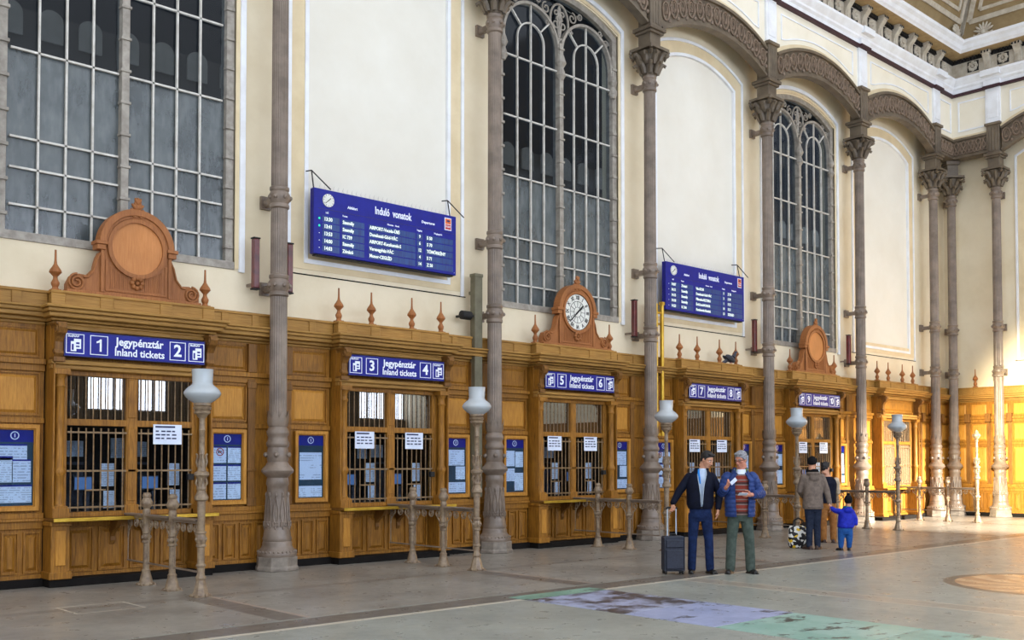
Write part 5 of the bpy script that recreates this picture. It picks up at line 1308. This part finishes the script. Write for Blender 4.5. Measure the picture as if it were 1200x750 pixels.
for i in range(61):
    z = .84+.64*i/60; f = (z-.84)/.64; puff = .009*abs(math.sin((z-.84)/.062*PI))
    rx = (.200+.008*math.sin(f*3)) if f < .84 else .2-.6*(f-.84); ry = (.158-.02*f) if f < .84 else .141-.32*(f-.84)
    sec.append((0, 0, z, rx+puff, ry+puff, .34+.12*f))
open_shell(q, sec, 44, .02)
a = MB()
def puffy(mb, pts, rad, n=26):
    P = [V(p) for p in pts]; L = sum((P[i+1]-P[i]).length for i in range(len(P)-1)); out, rr = [], []; acc = 0
    for i in range(len(P)-1):
        l = (P[i+1]-P[i]).length; k_ = max(4, int(l/.009))
        for k in range(k_): t = k/k_; out.append(P[i].lerp(P[i+1], t)); rr.append(rad[i]*(1-t)+rad[i+1]*t+.009*abs(math.sin((acc+l*t)/.062*PI)))
        acc += l
    out.append(P[-1]); rr.append(rad[-1]); mb.tube(out, rr, 18)
    for p, r_ in ((P[0], rad[0]), (P[1], rad[1])): mb.ell(p, (r_,)*3, 14, 10)
puffy(a, [(-.18, .01, 1.42), (-.275, -.01, 1.185), (-.252, -.21, 1.255)], (.078, .066, .05)); puffy(a, [(.185, .01, 1.42), (.305, -.01, 1.17), (.13, -.245, 1.165)], (.08, .07, .052)); a = solid(a, .009, 1); q.add(a.v, a.f)
q.build('padded_jacket', 'puffer_blue', r, smooth=70)
c = MB(); tl(c, [(.01, .03, 1.44, .14, .10, 0), (.012, .035, 1.49, .115, .085, 0), (.015, .04, 1.545, .10, .07, 0)]); c.v = [v for v in c.v]
q = MB(); open_shell(q, [(.005, .0, 1.42, .15, .11, .62), (.01, .01, 1.47, .125, .10, .66), (.012, .015, 1.53, .108, .09, .75), (.012, .02, 1.555, .10, .085, .85)], 32, .016); q.build('jacket_collar', 'puffer_blue', r, smooth=60)
trousers(r, 'olive_trousers', (0, 0), ((-.13, -.01, .50), (.13, -.02, .50)), ((-.15, 0), (.15, 0)), rad=(.097, .076, .072))
shoe('shoe_black', r, (-.15, 0), (-.5, -1, 0)); shoe('shoe_black', r, (.15, 0), (.35, -1, 0))
tag(r, 'grey-haired man with glasses in an open padded blue jacket over a red striped sweater', 'person', 'people in the hall')
# things in his hands
def held(name, loc, rot, lb, cat, w=.13, h=.085):
    o = MB().box(-w/2, w/2, -.002, .002, -h/2, h/2).build(name, 'paper'); T = Matrix.Translation((12.74, -5.07, 0)) @ Matrix.Rotation(VR, 4, 'Z') @ Matrix.Translation(loc) @ Euler(rot).to_matrix().to_4x4(); o.matrix_world = T; tag(o, lb, cat)
held('folded_paper', (-.03, -.335, 1.175), (1.15, 0, .1), 'white folded paper held at the waist of the grey-haired man', 'paper')
held('ticket', (-.165, -.335, 1.36), (.3, -.7, .2), 'small white ticket held up between the two men', 'ticket', .11, .06)

# ---------- suitcase
o = empty('suitcase', tuple(Matrix.Translation((12.31, -4.67, 0)) @ Matrix.Rotation(VR, 4, 'Z') @ V((-.415, -.07, 0))), VR+.12)
q = MB()
q.box(-.155, .155, -.10, .10, .045, .555); sc_ = q.build('shell', 'case_fabric', o, bevel=.022)
q = MB(); q.box(-.13, .13, -.125, -.10, .08, .36); q.box(-.13, .13, -.12, -.10, .39, .51); q.build('front_pocket', 'case_fabric', o, bevel=.012)
q = MB(); q.tube([(-.127, -.128, .345), (.127, -.128, .345)], .004, 5); q.tube([(-.127, -.123, .495), (.127, -.123, .495)], .004, 5); q.ribbon([(-.15, .05), (.15, .05), (.15, .55), (-.15, .55)], 0, .008, -.104, -.098, True); q.build('zip', 'interior_grey', o)
q = MB(); q.tube([(-.065, .06, .5), (-.065, .06, .95)], .009, 8); q.tube([(.065, .06, .5), (.065, .06, .95)], .009, 8); q.build('telescopic_rod', 'zip', o)
MB().tube([(-.085, .06, .95), (-.06, .06, .968), (.06, .06, .968), (.085, .06, .95)], .016, 10).build('handle', 'black', o, smooth=60)
MB().tube([(-.05, 0, .555), (-.04, 0, .585), (.04, 0, .585), (.05, 0, .555)], .01, 8).build('carry_handle', 'black', o, smooth=60)
for s in (-1, 1):
    for y_ in (-.07, .07): MB().lathe([(.028, -.012), (.028, .012)], n=16).xf(Matrix.Translation((s*.125, y_, .028)) @ Matrix.Rotation(PI/2, 4, 'Y')).build('wheel', 'black', o)
M_cf = None
tag(o, 'dark navy wheeled suitcase with its handle pulled out, beside the man in jeans', 'suitcase')

# ---------- adult with the child, seen from behind
r = empty('person', (17.19, -3.61, 0), VR)
m = MB(); H = head_matrix((-.0, .02, 1.60), 2.65, .1, .98)
head_shape(m, H); limb(m, [(0, .01, 1.53), (0, 0, 1.38)], (.055, .06))
tl(m, [(0, 0, .85, .14, .095, 0), (0, 0, 1.05, .13, .09, 0), (0, 0, 1.27, .16, .10, 0), (0, 0, 1.37, .14, .08, 0), (0, 0, 1.43, .06, .06, 0)])
limb(m, [(.18, 0, 1.36), (.255, .0, 1.09), (.295, -.06, .84)], (.048, .04, .027)); limb(m, [(-.18, 0, 1.36), (-.22, .06, 1.10), (-.12, .22, 1.0)], (.048, .04, .027))
hand(m, (.297, -.06, .84), (.1, -.25, -1), (0, -1, .1), .5); hand(m, (-.12, .22, 1.0), (.8, .5, 0), (0, 0, 1), .5)
limb(m, [(-.08, 0, .85), (-.065, -.01, .47), (-.075, 0, .08)], (.08, .052, .038)); limb(m, [(.08, 0, .85), (.075, .02, .47), (.085, .02, .08)], (.08, .052, .038))
b = solid(m, .0075, 2).build('body', 'skin', r, smooth=80)
hair_cap(H, 'black_knit', r, 'beanie', r=(.088, .108, .105), c=(0, .018, .048), slope=.28, z0=.004, rough=.002)
q = MB(); q.tube([(.085*math.cos(a_), .02+.085*math.sin(a_), 1.465+.01*math.sin(3*a_)) for a_ in [2*PI*i/18 for i in range(19)]], .036, 10, False); q.build('scarf', 'black_knit', r, smooth=60)
q = MB(); tl(q, [(0, 0, .755, .185, .135, 0), (0, 0, .80, .190, .140, 0), (0, 0, 1.0, .178, .132, 0), (0, 0, 1.2, .192, .135, 0), (0, 0, 1.33, .185, .118, 0), (0, 0, 1.40, .12, .09, 0), (0, 0, 1.44, .08, .075, 0)])
limb(q, [(.165, 0, 1.345), (.26, .0, 1.10), (.296, -.055, .87)], (.074, .062, .046)); limb(q, [(-.165, 0, 1.345), (-.225, .06, 1.10), (-.14, .20, 1.0)], (.074, .062, .046))
q.ell((0, -.105, 1.35), (.10, .05, .085), 16, 10); q.tube([(.10*math.cos(a_), -.03+.105*math.sin(a_), 1.425) for a_ in [PI+PI*i/12 for i in range(13)]], .03, 10)
q.tube([(-.18+.03*i, -.138+.004*i*0, .80) for i in range(13)], .008, 6)
solid(q, .0105, 3).build('hooded_jacket', 'taupe_coat', r, smooth=70)
trousers(r, 'dark_jeans', (0, 0), ((-.07, -.01, .47), (.08, .02, .47)), ((-.075, 0), (.085, .02)), w=.155, zt=.90, crotch=.77, rad=(.088, .068, .058))
shoe('shoe_brown', r, (-.075, 0), (-.5, 1, 0)); shoe('shoe_brown', r, (.085, .02), (.55, .8, 0))
tag(r, 'person from behind in black knit hat and taupe hooded jacket, holding a child\'s hand', 'person', 'people in the hall')

# ---------- child
r = empty('person', (17.45, -4.11, 0), VR)
m = MB(); H = head_matrix((.07, .0, .905), 2.9, .05, .80)
head_shape(m, H); limb(m, [(.06, 0, .84), (.03, 0, .74)], (.04, .045))
tl(m, [(.02, 0, .42, .10, .08, 0), (.02, 0, .55, .10, .08, 0), (.025, 0, .70, .11, .08, 0), (.03, 0, .77, .07, .06, 0)])
limb(m, [(-.09, 0, .72), (-.165, .04, .74), (-.225, .075, .79)], (.035, .03, .02)); limb(m, [(.13, 0, .72), (.185, -.01, .58), (.195, -.02, .47)], (.035, .03, .02))
hand(m, (-.222, .073, .787), (-.4, .1, .6), (0, 0, 1), .7, .62); hand(m, (.195, -.02, .475), (.05, -.1, -1), (-.5, -1, 0), .5, .62)
limb(m, [(-.05, 0, .42), (-.065, 0, .24), (-.075, 0, .06)], (.055, .042, .03)); limb(m, [(.07, 0, .42), (.075, -.01, .24), (.075, -.01, .06)], (.055, .042, .03))
b = solid(m, .006, 2).build('body', 'skin', r, smooth=80)
def pom(mm_): mm_.ell((0, .01, .165), (.036, .036, .036), 12, 8)
hair_cap(H, 'black_knit', r, 'bobble_hat', r=(.092, .110, .112), c=(0, .016, .040), slope=.15, z0=-.035, rough=.002, extra=pom)
q = MB(); q.tube([(.055+.062*math.cos(a_), .0+.062*math.sin(a_), .795) for a_ in [2*PI*i/16 for i in range(17)]], .026, 8, False); q.build('scarf', 'teal_scarf', r, smooth=60)
q = MB(); tl(q, [(.02, 0, .415, .135, .115, 0), (.02, 0, .45, .150, .125, 0), (.02, 0, .55, .140, .118, 0), (.025, 0, .66, .138, .112, 0), (.03, 0, .74, .115, .09, 0), (.04, 0, .79, .07, .065, 0)])
limb(q, [(-.075, 0, .715), (-.165, .04, .735), (-.215, .07, .775)], (.058, .048, .040)); limb(q, [(.13, 0, .71), (.192, -.01, .58), (.198, -.02, .495)], (.058, .05, .040)); q.ell((.045, -.085, .75), (.085, .05, .06), 14, 10)
solid(q, .009, 3).build('winter_jacket', 'child_blue', r, smooth=70)
trousers(r, 'child_pants', (.01, 0), ((-.068, -.005, .25), (.08, -.01, .25)), ((-.075, 0), (.075, -.01)), w=.125, d=.10, zt=.47, crotch=.36, rad=(.075, .064, .046))
shoe('shoe_black', r, (-.075, 0), (-.5, .9, 0), .66); shoe('shoe_black', r, (.075, -.01), (.2, 1, 0), .66)
tag(r, 'small child seen from behind in a blue jacket, blue trousers and black bobble hat', 'person', 'people in the hall')

# ---------- person beyond them
r = empty('person', (18.85, -2.95, 0), VR)
m = MB(); H = head_matrix((-.03, .02, 1.52), 2.2, .1, .96)
head_shape(m, H); limb(m, [(-.02, .01, 1.45), (0, 0, 1.30)], (.054, .06))
tl(m, [(0, 0, .80, .14, .095, 0), (0, 0, 1.0, .135, .09, 0), (0, 0, 1.2, .16, .10, 0), (0, 0, 1.29, .14, .08, 0), (0, 0, 1.35, .06, .06, 0)])
for s in (-1, 1): limb(m, [(s*.18, 0, 1.28), (s*.22, .06, 1.02), (s*.12, .24, .98)], (.048, .04, .027)); hand(m, (s*.12, .24, .98), (-s*.8, .5, 0), (0, 0, 1), .5)
limb(m, [(-.09, 0, .80), (-.09, 0, .44), (-.09, .0, .08)], (.08, .052, .038)); limb(m, [(.09, 0, .80), (.11, .02, .44), (.12, .02, .08)], (.08, .052, .038))
b = solid(m, .008, 2).build('body', 'skin', r, smooth=80); hair_cap(H, 'hair_dark', r)
q = MB(); tl(q, [(0, 0, .80, .175, .125, 0), (0, 0, 1.0, .170, .125, 0), (0, 0, 1.2, .188, .13, 0), (0, 0, 1.28, .165, .10, 0), (0, 0, 1.34, .09, .08, 0)]); solid(q, .010, 2).build('waistcoat', 'navy_jacket', r, smooth=70)
for s in (-1, 1): q = MB(); limb(q, [(s*.175, 0, 1.26), (s*.225, .06, 1.02), (s*.14, .22, .98)], (.068, .056, .042)); solid(q, .010, 2).build('sleeve', 'cream_sleeve', r, smooth=70)
trousers(r, 'tan_trousers', (0, 0), ((-.09, 0, .44), (.115, .02, .44)), ((-.09, 0), (.12, .02)), w=.16, zt=.86, crotch=.73, rad=(.092, .072, .064))
shoe('shoe_brown', r, (-.09, 0), (-.2, 1, 0)); shoe('shoe_brown', r, (.12, .02), (.5, 1, 0))
tag(r, 'person in a dark waistcoat and tan trousers, mostly hidden behind the black-hatted person', 'person', 'people in the hall')

# ---------- patterned bag
t = NT('bag_pattern'); vo = t.n('ShaderNodeTexVoronoi', i_Scale=19.); t.l(t.pos(), vo.inputs['Vector']); sp_ = t.n('ShaderNodeSeparateColor'); t.l(vo.outputs['Color'], sp_.inputs[0])
cc = t.mix(t.math('GREATER_THAN', sp_.outputs[0], .5), lin((24, 22, 26)), lin((232, 230, 224))); cc = t.mix(t.math('GREATER_THAN', sp_.outputs[1], .88), cc, lin((232, 190, 40))); t.l(cc, t.b.inputs['Base Color']); t.b.inputs['Roughness'].default_value = .6; M['bag'] = t.m
o = empty('patterned_bag', tuple(Matrix.Translation((17.19, -3.61, 0)) @ Matrix.Rotation(VR, 4, 'Z') @ V((-.17, .38, 0))), VR+.1)
q = MB(); q.loft([(0, 0, .0, .17, .10), (0, 0, .03, .195, .12), (0, 0, .2, .20, .125), (0, 0, .36, .19, .11), (0, 0, .42, .17, .05)], 28); q.build('bag_body', 'bag', o, smooth=60)
for y_ in (-.05, .05): MB().tube([(-.09, y_, .40), (-.08, y_*.6, .52), (.0, y_*.3, .57), (.08, y_*.6, .52), (.09, y_, .40)], .012, 8).build('handle', 'black', o, smooth=60)
tag(o, 'black, white and yellow patterned bag standing behind the black-hatted person', 'bag')
# ================================================================== BEYOND THE TALL WINDOWS
M['beyond'] = pm('slate_shed_wall', (27, 31, 39), .9, c2=(19, 22, 30), scale=.5)
struct(MB().box(-12, 60, 8.0, 8.3, 0, 26).build('wall_beyond', 'beyond'))
v = MB(); v.m(1).box(-8, 50, 7.95, 8.0, 9.6, 10.86); v.m(0)
for i in range(70):
    x = -8+i*.80
    v.box(x-.24, x+.24, 7.9, 8.0, 10.3, 10.75); v.poly_y([(x+.24*math.cos(PI*k/8), 10.75+.22*math.sin(PI*k/8)) for k in range(9)], 7.9, 8.0)
M['vault'] = pm('dim_vault', (134, 130, 122), .9); M['vault_band'] = pm('grey_brick_band', (70, 68, 66), .9)
struct(v.build('trim_vault', ['vault', 'vault_band']))
# ================================================================== LIGHT
w = bpy.data.worlds.new('sky'); scene.world = w; w.use_nodes = True
w.node_tree.nodes['Background'].inputs[0].default_value = (.86, .92, 1.0, 1); w.node_tree.nodes['Background'].inputs[1].default_value = 1.2
# low sun through the windows at the far left end, raking along the hall onto the right-hand wall and floor
def shaft(name, loc, aim, watt, deg, col, blend, soft=.4):
    sl = bpy.data.lights.new(name, 'SPOT'); so = bpy.data.objects.new(name, sl); COL.objects.link(so)
    sl.energy = watt; sl.color = col; sl.spot_size = math.radians(deg); sl.spot_blend = blend; sl.shadow_soft_size = soft
    so.location = loc; so.rotation_euler = (Vector(aim)-Vector(loc)).to_track_quat('-Z', 'Y').to_euler()
shaft('sun_shaft', (-4, -16, 9), (31.6, -4.7, 2.0), 270000, 14.5, (1., .86, .58), .75)
shaft('corner_fill', (27, -27.2, 9.5), (27.5, -2.6, 0), 205000, 19, (1., .91, .74), .9)  # extra warm spot, added to brighten the corner, its floor and the last booth
scene.view_settings.view_transform = 'Standard'; scene.view_settings.look = 'None'; scene.view_settings.gamma = 1
scene.view_settings.use_curve_mapping = False; scene.view_settings.exposure = 0.45
